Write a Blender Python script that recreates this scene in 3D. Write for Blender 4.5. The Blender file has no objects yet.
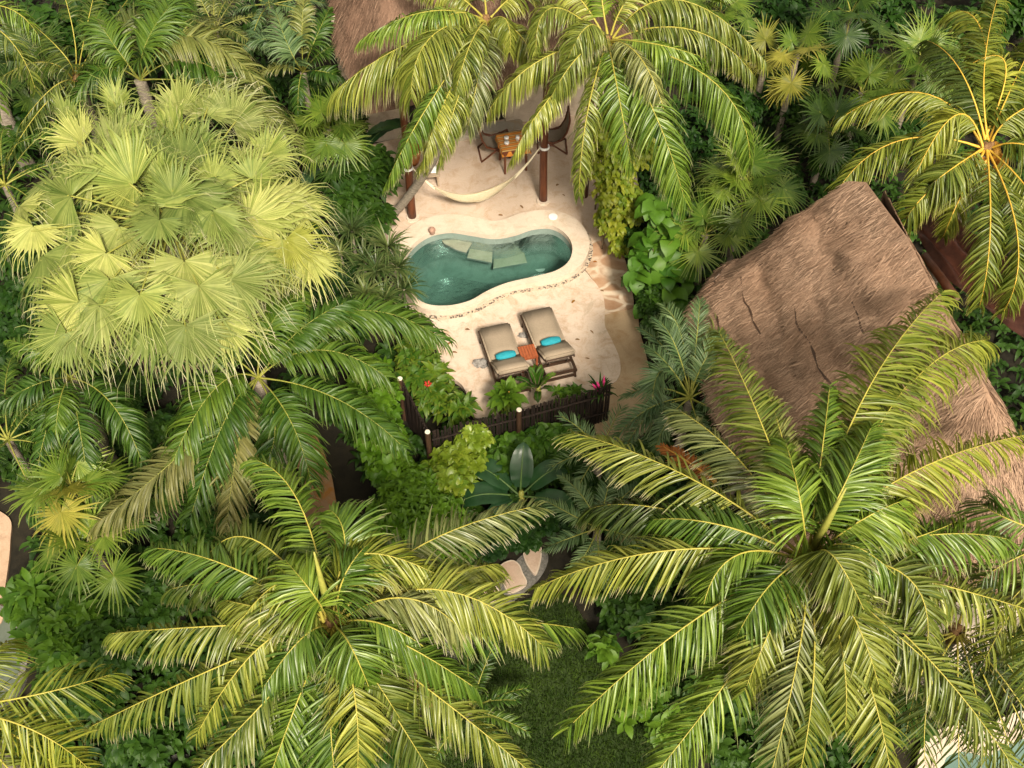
import bpy, bmesh, math, random
import numpy as np
from mathutils import Vector, Matrix, noise

random.seed(11)
RNG = np.random.default_rng(5)
C = bpy.context.scene.collection
R = math.radians

# ------------------------------------------------------------------ camera model
FPX, CAMH, PITCH = 1100.0, 17.0, R(52)
def at(px, py, z=0.0):
    """world point where the sight line of a photo position meets height z"""
    u = (px - 512) / FPX; v = (py - 384) / FPX
    d = Vector((u, math.cos(PITCH) - v * math.sin(PITCH), -math.sin(PITCH) - v * math.cos(PITCH)))
    return Vector((0, 0, CAMH)) + d * ((z - CAMH) / d.z)

# ------------------------------------------------------------------ materials
def new_mat(name):
    m = bpy.data.materials.new(name); m.use_nodes = True
    nt = m.node_tree; nt.nodes.clear()
    out = nt.nodes.new('ShaderNodeOutputMaterial')
    return m, nt, out
def N(nt, typ, **kw):
    n = nt.nodes.new(typ)
    for k, v in kw.items(): setattr(n, k, v)
    return n
def rgb(c): return (c[0], c[1], c[2], 1)
def mixc(nt, fac, a, b, blend='MIX'):
    n = N(nt, 'ShaderNodeMix', data_type='RGBA', blend_type=blend)
    for sock, val in ((n.inputs[0], fac), (n.inputs[6], a), (n.inputs[7], b)):
        if isinstance(val, (int, float)): sock.default_value = val
        elif isinstance(val, tuple): sock.default_value = rgb(val)
        else: nt.links.new(val, sock)
    return n.outputs[2]
def ramp(nt, fac, stops):
    n = N(nt, 'ShaderNodeValToRGB'); e = n.color_ramp.elements
    while len(e) < len(stops): e.new(0.5)
    for i, (p, c) in enumerate(stops): e[i].position = p; e[i].color = rgb(c)
    nt.links.new(fac, n.inputs[0]); return n.outputs[0]
def noise_tex(nt, scale, detail=4, rough=.6, coord=None, dist=0.0):
    n = N(nt, 'ShaderNodeTexNoise'); n.inputs['Scale'].default_value = scale
    n.inputs['Detail'].default_value = detail; n.inputs['Roughness'].default_value = rough
    n.inputs['Distortion'].default_value = dist
    if coord is not None: nt.links.new(coord, n.inputs['Vector'])
    return n.outputs[0]
def wcoord(nt, scale=None):
    g = N(nt, 'ShaderNodeNewGeometry').outputs['Position']
    if scale:
        m = N(nt, 'ShaderNodeMapping'); m.inputs['Scale'].default_value = scale
        nt.links.new(g, m.inputs[0]); g = m.outputs[0]
    return g

def leaf_mat(name, dark, light, tip=(.30, .24, .12), tip_amt=.5, rough=.42, transl=.28, spec=.45, tip_from=.72):
    m, nt, out = new_mat(name)
    at_ = lambda a: N(nt, 'ShaderNodeAttribute', attribute_name=a).outputs['Fac']
    lr, lt = at_('lr'), at_('lt')
    oi = N(nt, 'ShaderNodeObjectInfo').outputs['Random']
    col = mixc(nt, lr, dark, light)
    hs = N(nt, 'ShaderNodeHueSaturation')
    mr = N(nt, 'ShaderNodeMapRange'); nt.links.new(oi, mr.inputs[0]); mr.inputs[3].default_value = .72; mr.inputs[4].default_value = 1.26
    mh = N(nt, 'ShaderNodeMapRange'); nt.links.new(oi, mh.inputs[0]); mh.inputs[3].default_value = .515; mh.inputs[4].default_value = .487
    nt.links.new(mr.outputs[0], hs.inputs['Value']); nt.links.new(mh.outputs[0], hs.inputs['Hue']); nt.links.new(col, hs.inputs['Color'])
    col = hs.outputs[0]
    tr = N(nt, 'ShaderNodeMapRange', interpolation_type='SMOOTHSTEP'); nt.links.new(lt, tr.inputs[0])
    tr.inputs[1].default_value = tip_from; tr.inputs[2].default_value = 1.02; tr.inputs[4].default_value = tip_amt
    m2 = N(nt, 'ShaderNodeMath', operation='MULTIPLY'); nt.links.new(tr.outputs[0], m2.inputs[0])
    m3 = N(nt, 'ShaderNodeMapRange'); nt.links.new(lr, m3.inputs[0]); m3.inputs[3].default_value = .5; m3.inputs[4].default_value = 1.4
    nt.links.new(m3.outputs[0], m2.inputs[1])
    col = mixc(nt, m2.outputs[0], col, tip)
    nz = noise_tex(nt, 9, 3, coord=wcoord(nt))
    col = mixc(nt, .35, col, ramp(nt, nz, [(.3, (.45, .45, .45)), (.7, (1, 1, 1))]), 'MULTIPLY')
    p = N(nt, 'ShaderNodeBsdfPrincipled'); nt.links.new(col, p.inputs['Base Color'])
    p.inputs['Roughness'].default_value = rough; p.inputs['Specular IOR Level'].default_value = spec
    t = N(nt, 'ShaderNodeBsdfTranslucent')
    tc = mixc(nt, 1.0, col, (1.25, 1.2, .55), 'MULTIPLY'); nt.links.new(tc, t.inputs['Color'])
    mx = N(nt, 'ShaderNodeMixShader'); mx.inputs[0].default_value = transl
    nt.links.new(p.outputs[0], mx.inputs[1]); nt.links.new(t.outputs[0], mx.inputs[2])
    nt.links.new(mx.outputs[0], out.inputs[0]); return m

def solid(name, c1, c2=None, scale=6, rough=.7, bump=.0, stretch=None, spec=.3, stops=(.35, .65), detail=5):
    m, nt, out = new_mat(name)
    p = N(nt, 'ShaderNodeBsdfPrincipled'); p.inputs['Roughness'].default_value = rough; p.inputs['Specular IOR Level'].default_value = spec
    nz = noise_tex(nt, scale, detail, .65, wcoord(nt, stretch))
    nt.links.new(ramp(nt, nz, [(stops[0], c1), (stops[1], c2 or c1)]), p.inputs['Base Color'])
    if bump:
        b = N(nt, 'ShaderNodeBump'); b.inputs['Strength'].default_value = bump; b.inputs['Distance'].default_value = .03
        nt.links.new(nz, b.inputs['Height']); nt.links.new(b.outputs[0], p.inputs['Normal'])
    nt.links.new(p.outputs[0], out.inputs[0]); return m

def deck_mat(name, base, pale, stain, edge=(.4, .32, .23)):
    m, nt, out = new_mat(name); w = wcoord(nt)
    n1 = noise_tex(nt, .9, 6, .65, w); n2 = noise_tex(nt, 3.2, 6, .72, w, .6); n3 = noise_tex(nt, 34, 3, .6, w)
    col = ramp(nt, n1, [(.3, base), (.7, pale)])
    col = mixc(nt, ramp(nt, n2, [(.47, (0, 0, 0)), (.66, (.9, .9, .9))]), col, stain)
    n4 = noise_tex(nt, 1.7, 6, .75, w, 1.2)
    col = mixc(nt, ramp(nt, n4, [(.56, (0, 0, 0)), (.68, (.7, .7, .7))]), col, edge)
    col = mixc(nt, .22, col, ramp(nt, n3, [(.3, (.5, .5, .5)), (.7, (1, 1, 1))]), 'MULTIPLY')
    p = N(nt, 'ShaderNodeBsdfPrincipled'); p.inputs['Roughness'].default_value = .75; p.inputs['Specular IOR Level'].default_value = .25
    nt.links.new(col, p.inputs['Base Color'])
    b = N(nt, 'ShaderNodeBump'); b.inputs['Strength'].default_value = .25; b.inputs['Distance'].default_value = .02
    nt.links.new(n3, b.inputs['Height']); nt.links.new(b.outputs[0], p.inputs['Normal'])
    nt.links.new(p.outputs[0], out.inputs[0]); return m

M = {}
M['coco'] = leaf_mat('coconut_leaf', (.08, .125, .012), (.32, .35, .06), (.60, .52, .36), .8, .38, .30, .7)
M['coco_fresh'] = leaf_mat('coconut_leaf_fresh', (.06, .13, .010), (.22, .32, .04), (.52, .47, .30), .7, .38, .30, .7)
M['coco_grey'] = leaf_mat('coconut_leaf_grey', (.09, .12, .03), (.34, .36, .12), (.62, .55, .42), .9, .38, .28, .7)
M['coco_dark'] = leaf_mat('coconut_leaf_dark', (.045, .08, .010), (.13, .165, .026), (.35, .28, .16), .6, .40, .28, .6)
M['coco_yellow'] = leaf_mat('coconut_leaf_yellow', (.11, .16, .014), (.34, .365, .05), (.50, .40, .18), .6, .40, .32, .6)
M['midrib'] = solid('yellow_midrib', (.32, .285, .045), (.42, .37, .075), 8, .5)
M['midrib_orange'] = solid('orange_midrib', (.55, .32, .04), (.62, .42, .06), 8, .5)
M['midrib_green'] = solid('green_midrib', (.20, .22, .04), (.30, .29, .06), 8, .5)
M['fan'] = leaf_mat('fan_leaf', (.19, .245, .048), (.43, .455, .15), (.74, .69, .50), .95, .55, .30, .3, .66)
M['fan_green'] = leaf_mat('fan_leaf_green', (.12, .185, .032), (.31, .36, .095), (.66, .58, .38), .9, .5, .30, .35, .66)
M['fan_yellow'] = leaf_mat('fan_leaf_yellow', (.28, .30, .04), (.41, .41, .085), (.5, .4, .22), .8, .5, .3, .35, .72)
M['fan_dry'] = leaf_mat('fan_leaf_dry', (.34, .26, .15), (.48, .38, .24), (.42, .28, .2), .6, .7, .2, .2, .6)
M['thatchpalm'] = leaf_mat('thatch_palm_leaf', (.08, .155, .014), (.19, .265, .034), (.36, .34, .13), .5, .42, .3, .5)
M['thatchpalm_yellow'] = leaf_mat('thatch_palm_yellow', (.18, .20, .025), (.33, .31, .05), (.45, .36, .12), .5, .45, .3, .4)
M['thatchpalm_dark'] = leaf_mat('thatch_palm_dark', (.03, .075, .009), (.08, .145, .018), (.2, .2, .09), .4, .42, .3, .5)
M['feather'] = leaf_mat('feather_leaf', (.030, .085, .007), (.095, .165, .016), (.26, .26, .10), .5, .46, .25, .5)
M['feather_pale'] = leaf_mat('feather_leaf_pale', (.10, .135, .03), (.20, .22, .06), (.40, .33, .22), .8, .42, .28, .5)
M['feather_dry'] = leaf_mat('feather_leaf_fading', (.14, .15, .04), (.27, .25, .08), (.40, .31, .18), .9, .5, .25, .4)
M['blue'] = leaf_mat('blue_green_leaf', (.055, .115, .040), (.15, .225, .085), (.19, .22, .10), .4, .48, .24, .45)
M['dry_orange'] = leaf_mat('dry_orange_leaf', (.26, .10, .02), (.42, .18, .04), (.3, .1, .03), .5, .7, .2, .2)
M['shrub'] = leaf_mat('shrub_leaf', (.07, .155, .006), (.17, .30, .013), (.15, .22, .03), .2, .5, .28, .35)
M['shrub_mid'] = leaf_mat('shrub_leaf_mid', (.024, .078, .005), (.085, .18, .012), (.1, .16, .03), .2, .52, .28, .3)
M['shrub_lime'] = leaf_mat('shrub_leaf_lime', (.12, .21, .012), (.26, .335, .026), (.3, .3, .05), .2, .4, .3, .5)
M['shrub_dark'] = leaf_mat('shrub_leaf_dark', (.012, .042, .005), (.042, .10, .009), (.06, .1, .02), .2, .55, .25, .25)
M['vine'] = leaf_mat('vine_leaf', (.09, .16, .010), (.26, .29, .024), (.38, .30, .05), .35, .5, .3, .35)
M['philo'] = leaf_mat('philodendron_leaf', (.035, .115, .008), (.10, .21, .016), (.1, .2, .03), .1, .5, .25, .35)
M['banana'] = leaf_mat('banana_leaf', (.02, .07, .022), (.035, .10, .03), (.05, .1, .03), .1, .35, .25, .6)
M['pandan'] = leaf_mat('strap_leaf', (.05, .10, .022), (.16, .20, .06), (.30, .28, .14), .5, .42, .25, .5)
M['croton'] = leaf_mat('croton_leaf', (.04, .12, .008), (.15, .22, .015), (.3, .2, .02), .3, .5, .25, .35)
M['pink'] = solid('pink_bract', (.45, .02, .13), (.6, .05, .2), 20, .5)
M['red'] = solid('red_bract', (.42, .03, .02), (.5, .06, .04), 20, .5)
M['bark'] = solid('palm_bark', (.15, .125, .095), (.32, .275, .22), 10, .9, .6, (1, 1, 6))
M['fibre'] = solid('palm_fibre', (.12, .06, .025), (.27, .16, .07), 14, .9, .6)
M['dkstem'] = solid('dark_green_rib', (.05, .10, .025), (.09, .15, .04), 8, .5)
M['stem'] = solid('shrub_stem', (.10, .07, .04), (.16, .12, .07), 10, .9, .3)
M['nut'] = solid('coconut_husk', (.55, .25, .035), (.66, .36, .06), 6, .5)
M['nutgreen'] = solid('green_coconut', (.30, .27, .03), (.40, .36, .06), 6, .5)
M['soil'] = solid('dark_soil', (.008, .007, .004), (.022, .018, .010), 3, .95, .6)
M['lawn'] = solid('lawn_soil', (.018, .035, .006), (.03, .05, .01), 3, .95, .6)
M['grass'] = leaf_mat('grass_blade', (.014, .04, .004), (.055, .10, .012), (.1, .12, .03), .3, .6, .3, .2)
M['deck'] = deck_mat('sun_deck_cement', (.57, .45, .355), (.66, .55, .45), (.47, .33, .225))
M['patio'] = deck_mat('patio_cement', (.56, .435, .335), (.63, .51, .41), (.48, .34, .23), (.58, .475, .38))
M['coping'] = deck_mat('coping_cement', (.60, .495, .395), (.66, .56, .455), (.53, .415, .31), (.56, .47, .37))
M['tanpath'] = deck_mat('tan_path', (.42, .30, .18), (.48, .36, .23), (.36, .23, .12), (.36, .25, .15))
M['pinkpath'] = deck_mat('pink_path', (.46, .31, .21), (.52, .38, .27), (.36, .24, .16), (.36, .25, .15))
M['rustpath'] = deck_mat('rust_path', (.26, .15, .075), (.34, .22, .13), (.34, .14, .02), (.16, .09, .04))
M['greypath'] = solid('grey_gravel', (.09, .085, .075), (.20, .19, .17), 26, .9, .5)
M['plaster'] = deck_mat('cream_plaster', (.64, .54, .44), (.70, .61, .51), (.5, .41, .31), (.52, .44, .34))
M['stepstone'] = deck_mat('grey_step', (.36, .33, .28), (.44, .40, .34), (.40, .30, .2))
M['stone'] = deck_mat('stepping_stone', (.44, .31, .23), (.52, .40, .31), (.36, .25, .17))
M['stone_rim'] = solid('stone_rim', (.46, .36, .28), (.54, .45, .36), 8, .8)
M['rock'] = solid('grey_rock', (.16, .15, .14), (.3, .28, .26), 9, .9, .5)
M['wood'] = solid('red_brown_wood', (.085, .026, .011), (.145, .048, .020), 9, .5, .2, (1, 1, .15), .4)
M['dkwood'] = solid('dark_wood', (.040, .022, .013), (.075, .04, .024), 9, .5, .2, (1, 1, .3), .4)
M['tablewood'] = solid('orange_wood', (.25, .062, .022), (.34, .10, .04), 9, .5, .2, (6, 1, 1), .4)
M['fence'] = solid('dark_palisade', (.007, .0045, .003), (.022, .012, .008), 16, .85, .5, (1, 1, .2))
M['capwhite'] = solid('pale_end_grain', (.60, .53, .42), (.7, .64, .54), 16, .8)
M['cushion'] = solid('taupe_cushion', (.27, .215, .155), (.31, .25, .185), 40, .85, .12)
M['turq'] = solid('turquoise_cloth', (.012, .22, .29), (.025, .29, .36), 30, .8, .1)
M['cream'] = solid('cream_cotton', (.76, .67, .47), (.80, .73, .56), 30, .9, .3)
M['sling'] = solid('beige_sling', (.36, .31, .25), (.42, .37, .30), 30, .9, .2)
M['white'] = solid('white_ceramic', (.76, .75, .73), (.82, .81, .79), 8, .4)
M['terracotta'] = solid('terracotta', (.42, .15, .045), (.52, .21, .08), 9, .8)
M['greywood'] = solid('weathered_wood', (.32, .24, .17), (.42, .33, .24), 12, .8)
M['blackmetal'] = solid('dark_frame', (.012, .011, .010), (.02, .018, .016), 9, .5)
M['inside'] = solid('dim_interior', (.05, .04, .032), (.09, .075, .06), 2, .9)
M['tarp'] = solid('brown_tarpaulin', (.045, .014, .008), (.115, .042, .028), 5, .33, .3, None, .6)
M['logend'] = solid('log_end', (.30, .17, .12), (.38, .24, .18), 9, .8)

def thatch_mat(name, a, b, c):
    m, nt, out = new_mat(name); w = wcoord(nt)
    lr = N(nt, 'ShaderNodeAttribute', attribute_name='lr').outputs['Fac']
    n1 = noise_tex(nt, 1.1, 6, .7, w); n2 = noise_tex(nt, 28, 4, .7, w)
    col = mixc(nt, lr, a, b)
    col = mixc(nt, ramp(nt, n1, [(.40, (0, 0, 0)), (.66, (.8, .8, .8))]), col, c)
    col = mixc(nt, .45, col, ramp(nt, n2, [(.3, (.35, .35, .35)), (.7, (1, 1, 1))]), 'MULTIPLY')
    p = N(nt, 'ShaderNodeBsdfPrincipled'); p.inputs['Roughness'].default_value = .85; p.inputs['Specular IOR Level'].default_value = .2
    nt.links.new(col, p.inputs['Base Color']); nt.links.new(p.outputs[0], out.inputs[0]); return m
M['thatch'] = thatch_mat('thatch_straw', (.225, .145, .098), (.52, .355, .25), (.375, .235, .155))
M['thatch2'] = thatch_mat('thatch_straw_villa', (.14, .085, .058), (.31, .20, .138), (.22, .13, .088))

def striped():
    m, nt, out = new_mat('striped_tablecloth')
    tc = N(nt, 'ShaderNodeTexCoord').outputs['Object']
    wv = N(nt, 'ShaderNodeTexWave', wave_type='BANDS', bands_direction='Y'); wv.inputs['Scale'].default_value = 2.6
    nt.links.new(tc, wv.inputs[0])
    col = ramp(nt, wv.outputs[0], [(.0, (.62, .22, .03)), (.48, (.66, .27, .04)), (.56, (.14, .035, .01)), (.78, (.16, .04, .012)), (.86, (.62, .40, .15))])
    p = N(nt, 'ShaderNodeBsdfPrincipled'); p.inputs['Roughness'].default_value = .8
    nt.links.new(col, p.inputs['Base Color']); nt.links.new(p.outputs[0], out.inputs[0]); return m
M['stripe'] = striped()

def flagstone():
    m, nt, out = new_mat('flagstone_paving'); w = wcoord(nt)
    nz = N(nt, 'ShaderNodeTexNoise'); nz.inputs['Scale'].default_value = 2.2; nt.links.new(w, nz.inputs['Vector'])
    wm = mixc(nt, .16, w, nz.outputs[1])
    v = N(nt, 'ShaderNodeTexVoronoi', feature='DISTANCE_TO_EDGE'); v.inputs['Scale'].default_value = 2.9; nt.links.new(wm, v.inputs['Vector'])
    v2 = N(nt, 'ShaderNodeTexVoronoi'); v2.inputs['Scale'].default_value = 2.9; nt.links.new(wm, v2.inputs['Vector'])
    stone = ramp(nt, noise_tex(nt, 4, 5, .7, w), [(.3, (.36, .20, .11)), (.7, (.46, .31, .20))])
    sv = N(nt, 'ShaderNodeSeparateColor'); nt.links.new(v2.outputs['Color'], sv.inputs[0])
    stone = mixc(nt, .5, stone, ramp(nt, sv.outputs[0], [(.1, (.6, .55, .5)), (.9, (1, 1, 1))]), 'MULTIPLY')
    j = ramp(nt, v.outputs[0], [(.05, (1, 1, 1)), (.13, (0, 0, 0))])
    n2 = ramp(nt, noise_tex(nt, 1.6, 4, .6, w), [(.42, (0.2, .2, .2)), (.6, (1, 1, 1))])
    j = mixc(nt, 1.0, j, n2, 'MULTIPLY')
    col = mixc(nt, j, stone, (.60, .49, .37))
    p = N(nt, 'ShaderNodeBsdfPrincipled'); p.inputs['Roughness'].default_value = .75
    nt.links.new(col, p.inputs['Base Color'])
    b = N(nt, 'ShaderNodeBump'); b.inputs['Strength'].default_value = .4; b.inputs['Distance'].default_value = .02
    nt.links.new(v.outputs[0], b.inputs['Height']); nt.links.new(b.outputs[0], p.inputs['Normal'])
    nt.links.new(p.outputs[0], out.inputs[0]); return m
M['flag'] = flagstone()

def pebbles():
    m, nt, out = new_mat('pebble_mosaic'); w = wcoord(nt)
    v = N(nt, 'ShaderNodeTexVoronoi'); v.inputs['Scale'].default_value = 23; nt.links.new(w, v.inputs['Vector'])
    hs = N(nt, 'ShaderNodeSeparateColor'); nt.links.new(v.outputs['Color'], hs.inputs[0])
    st = ramp(nt, hs.outputs[0], [(.1, (.05, .042, .038)), (.5, (.13, .105, .09)), (.62, (.34, .26, .20)), (.95, (.48, .40, .31))])
    col = mixc(nt, ramp(nt, v.outputs['Distance'], [(.5, (0, 0, 0)), (.62, (1, 1, 1))]), st, (.48, .40, .30))
    p = N(nt, 'ShaderNodeBsdfPrincipled'); p.inputs['Roughness'].default_value = .6
    nt.links.new(col, p.inputs['Base Color']); nt.links.new(p.outputs[0], out.inputs[0]); return m
M['pebble'] = pebbles()

def water(name, absorb, dens):
    m, nt, out = new_mat(name); w = wcoord(nt)
    t = N(nt, 'ShaderNodeBsdfTransparent'); g = N(nt, 'ShaderNodeBsdfGlossy'); g.inputs['Roughness'].default_value = .16
    fr = N(nt, 'ShaderNodeFresnel'); fr.inputs['IOR'].default_value = 1.33
    b = N(nt, 'ShaderNodeBump'); b.inputs['Strength'].default_value = .30; b.inputs['Distance'].default_value = .06
    nt.links.new(noise_tex(nt, 5.5, 4, .6, w, 1.0), b.inputs['Height'])
    nt.links.new(b.outputs[0], g.inputs['Normal']); nt.links.new(b.outputs[0], fr.inputs['Normal'])
    mx = N(nt, 'ShaderNodeMixShader'); nt.links.new(fr.outputs[0], mx.inputs[0]); nt.links.new(t.outputs[0], mx.inputs[1]); nt.links.new(g.outputs[0], mx.inputs[2])
    nt.links.new(mx.outputs[0], out.inputs[0])
    va = N(nt, 'ShaderNodeVolumeAbsorption'); va.inputs['Color'].default_value = rgb(absorb); va.inputs['Density'].default_value = dens
    nt.links.new(va.outputs[0], out.inputs['Volume']); return m
M['water'] = water('pool_water', (.40, .70, .645), .95)
M['basin'] = deck_mat('pool_plaster', (.20, .27, .24), (.27, .34, .30), (.17, .23, .20), (.24, .28, .24))
M['basinstep'] = deck_mat('pool_step_plaster', (.40, .43, .32), (.46, .48, .37), (.36, .40, .29), (.38, .40, .30))
def glass():
    m, nt, out = new_mat('window_glass')
    t = N(nt, 'ShaderNodeBsdfTransparent'); t.inputs[0].default_value = (.5, .52, .5, 1)
    g = N(nt, 'ShaderNodeBsdfGlossy'); g.inputs['Roughness'].default_value = .03
    fr = N(nt, 'ShaderNodeFresnel'); fr.inputs['IOR'].default_value = 1.5
    mx = N(nt, 'ShaderNodeMixShader'); nt.links.new(fr.outputs[0], mx.inputs[0]); nt.links.new(t.outputs[0], mx.inputs[1]); nt.links.new(g.outputs[0], mx.inputs[2])
    nt.links.new(mx.outputs[0], out.inputs[0]); return m
M['glass'] = glass()

# ------------------------------------------------------------------ object helpers
def tag(o, label=None, cat=None, group=None, kind=None):
    if label: o['label'] = label
    if cat: o['category'] = cat
    if group: o['group'] = group
    if kind: o['kind'] = kind
    return o
def thing(name, label, cat, loc, group=None, rz=0):
    o = bpy.data.objects.new(name, None); C.objects.link(o)
    o.empty_display_size = .2; o.location = loc; o.rotation_euler = (0, 0, rz)
    return tag(o, label, cat, group)
def link(name, me, parent=None):
    o = bpy.data.objects.new(name, me); C.objects.link(o)
    if parent is not None: o.parent = parent
    return o
def np_mesh(name, V, Q, mats, mi=None, attrs=None, smooth=False):
    """V (n,3), Q (m,4) quads"""
    me = bpy.data.meshes.new(name)
    V = np.asarray(V, dtype=np.float32); Q = np.asarray(Q, dtype=np.int32)
    me.vertices.add(len(V)); me.vertices.foreach_set('co', V.ravel())
    me.loops.add(Q.size); me.loops.foreach_set('vertex_index', Q.ravel())
    me.polygons.add(len(Q)); me.polygons.foreach_set('loop_start', np.arange(0, Q.size, Q.shape[1], dtype=np.int32))
    if mi is not None: me.polygons.foreach_set('material_index', np.asarray(mi, dtype=np.int32))
    for k, a in (attrs or {}).items():
        t = me.attributes.new(k, 'FLOAT', 'POINT'); t.data.foreach_set('value', np.asarray(a, dtype=np.float32))
    for m in mats: me.materials.append(m)
    if smooth: me.polygons.foreach_set('use_smooth', np.ones(len(Q), dtype=bool))
    me.update(calc_edges=True); me.validate(); return me
def bm_obj(name, bm, mat, parent=None, smooth=False):
    me = bpy.data.meshes.new(name); bm.normal_update()
    bmesh.ops.recalc_face_normals(bm, faces=bm.faces)
    bm.to_mesh(me); bm.free()
    for m in (mat if isinstance(mat, (list, tuple)) else [mat]): me.materials.append(m)
    if smooth:
        for p in me.polygons: p.use_smooth = True
    return link(name, me, parent)
def box(bm, c, s, rot=None, bev=0.0):
    r = bmesh.ops.create_cube(bm, size=1)
    vs = r['verts']
    for v in vs: v.co = Vector((v.co.x * s[0], v.co.y * s[1], v.co.z * s[2]))
    if bev:
        es = list({e for v in vs for e in v.link_edges})
        rr = bmesh.ops.bevel(bm, geom=es, offset=bev, segments=2, affect='EDGES')
        vs = list({v for f in rr['faces'] for v in f.verts} | {v for v in vs if v.is_valid})
    for v in vs:
        co = v.co if rot is None else rot @ v.co
        v.co = co + Vector(c)
def tube(bm, pts, radii, seg=8, cap=True):
    pts = [Vector(p) for p in pts]; rings = []
    ref = Vector((0.31, 0.12, 0.94)).normalized()
    for i, p in enumerate(pts):
        t = (pts[min(i + 1, len(pts) - 1)] - pts[max(i - 1, 0)]).normalized()
        rf = ref if abs(t.dot(ref)) < .9 else Vector((1, 0, 0))
        a = t.cross(rf).normalized(); b = t.cross(a)
        rr = radii if isinstance(radii, (int, float)) else radii[i]
        rings.append([bm.verts.new(p + (a * math.cos(2 * math.pi * k / seg) + b * math.sin(2 * math.pi * k / seg)) * rr) for k in range(seg)])
    for i in range(len(rings) - 1):
        for k in range(seg):
            bm.faces.new((rings[i][k], rings[i][(k + 1) % seg], rings[i + 1][(k + 1) % seg], rings[i + 1][k]))
    if cap:
        bm.faces.new(rings[0]); bm.faces.new(rings[-1])
def nrm(a): return a / np.maximum(np.linalg.norm(a, axis=-1, keepdims=True), 1e-9)
def V3(p): return np.array((p[0], p[1], p[2]), dtype=float)

# strips grown step by step under gravity --------------------------------------
def strips(P, D, W, L, width, droop, K=4, prof=None, lr=None, fold=0.0):
    """P,D,W (n,3) start, direction, width direction; L,width,droop (n,) -> V,Q,lt,lr ; two or three verts per row"""
    n = len(P); prof = prof or [.5, 1, .92, .6, .06]
    K = len(prof) - 1
    if lr is None: lr = RNG.random(n)
    rows, lts = [], []
    p, d = P.copy(), D.copy(); g = np.array((0, 0, -1.0))
    for k in range(K + 1):
        w = nrm(W - d * np.sum(W * d, -1, keepdims=True))
        hw = (width * prof[k] * .5)[:, None]
        if fold:
            up = np.cross(w, d)
            up = np.where(up[:, 2:3] < 0, -up, up)
            rows.append(np.stack([p - w * hw + up * hw * fold, p, p + w * hw + up * hw * fold], 1))
        else: rows.append(np.stack([p - w * hw, p + w * hw], 1))
        lts.append(np.full(n, k / K))
        if k < K:
            p = p + d * (L / K)[:, None]
            d = nrm(d + g * (droop * (k + 1.0) / K * 1.2)[:, None])
    c = 3 if fold else 2
    A = np.stack(rows, 1)                       # n, K+1, c, 3
    V = A.reshape(-1, 3)
    base = (np.arange(n) * (K + 1) * c)[:, None, None]
    kk = (np.arange(K) * c)[None, :, None]; cc = np.arange(c - 1)[None, None, :]
    i0 = base + kk + cc
    Q = np.stack([i0, i0 + 1, i0 + 1 + c, i0 + c], -1).reshape(-1, 4)
    lt = np.repeat(np.stack(lts, 1)[:, :, None], c, 2).ravel()
    return V, Q, lt, np.repeat(lr, (K + 1) * c)
class Acc:
    def __init__(s): s.V, s.Q, s.lt, s.lr, s.mi, s.n = [], [], [], [], [], 0
    def add(s, V, Q, lt, lr, mi=0):
        s.V.append(V); s.Q.append(Q + s.n); s.lt.append(lt); s.lr.append(lr); s.mi.append(np.full(len(Q), mi)); s.n += len(V)
    def mesh(s, name, mats, off=None, smooth=False):
        V = np.concatenate(s.V)
        if off is not None: V = V - V3(off)
        return np_mesh(name, V, np.concatenate(s.Q), mats, np.concatenate(s.mi), {'lt': np.concatenate(s.lt), 'lr': np.concatenate(s.lr)}, smooth)
def np_tube(pts, radii, seg=5):
    n = len(pts); T = nrm(np.gradient(pts, axis=0))
    ref = np.tile(np.array((.31, .12, .94)), (n, 1)); ref[np.abs(np.sum(T * ref, -1)) > .92] = (1, 0, 0)
    A = nrm(np.cross(T, ref)); B = np.cross(T, A)
    th = np.linspace(0, 2 * np.pi, seg, endpoint=False)
    V = pts[:, None, :] + (A[:, None, :] * np.cos(th)[None, :, None] + B[:, None, :] * np.sin(th)[None, :, None]) * radii[:, None, None]
    i, k = np.meshgrid(np.arange(n - 1), np.arange(seg), indexing='ij')
    a = i * seg + k; b = i * seg + (k + 1) % seg
    Q = np.stack([a, b, b + seg, a + seg], -1).reshape(-1, 4)
    return V.reshape(-1, 3), Q, np.zeros(n * seg), np.full(n * seg, .5)

def bez(P0, P1, P2, t):
    t = np.asarray(t)[:, None]
    return (1 - t) ** 2 * P0 + 2 * t * (1 - t) * P1 + t * t * P2, nrm(2 * (1 - t) * (P1 - P0) + 2 * t * (P2 - P1) + 1e-6)

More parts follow.
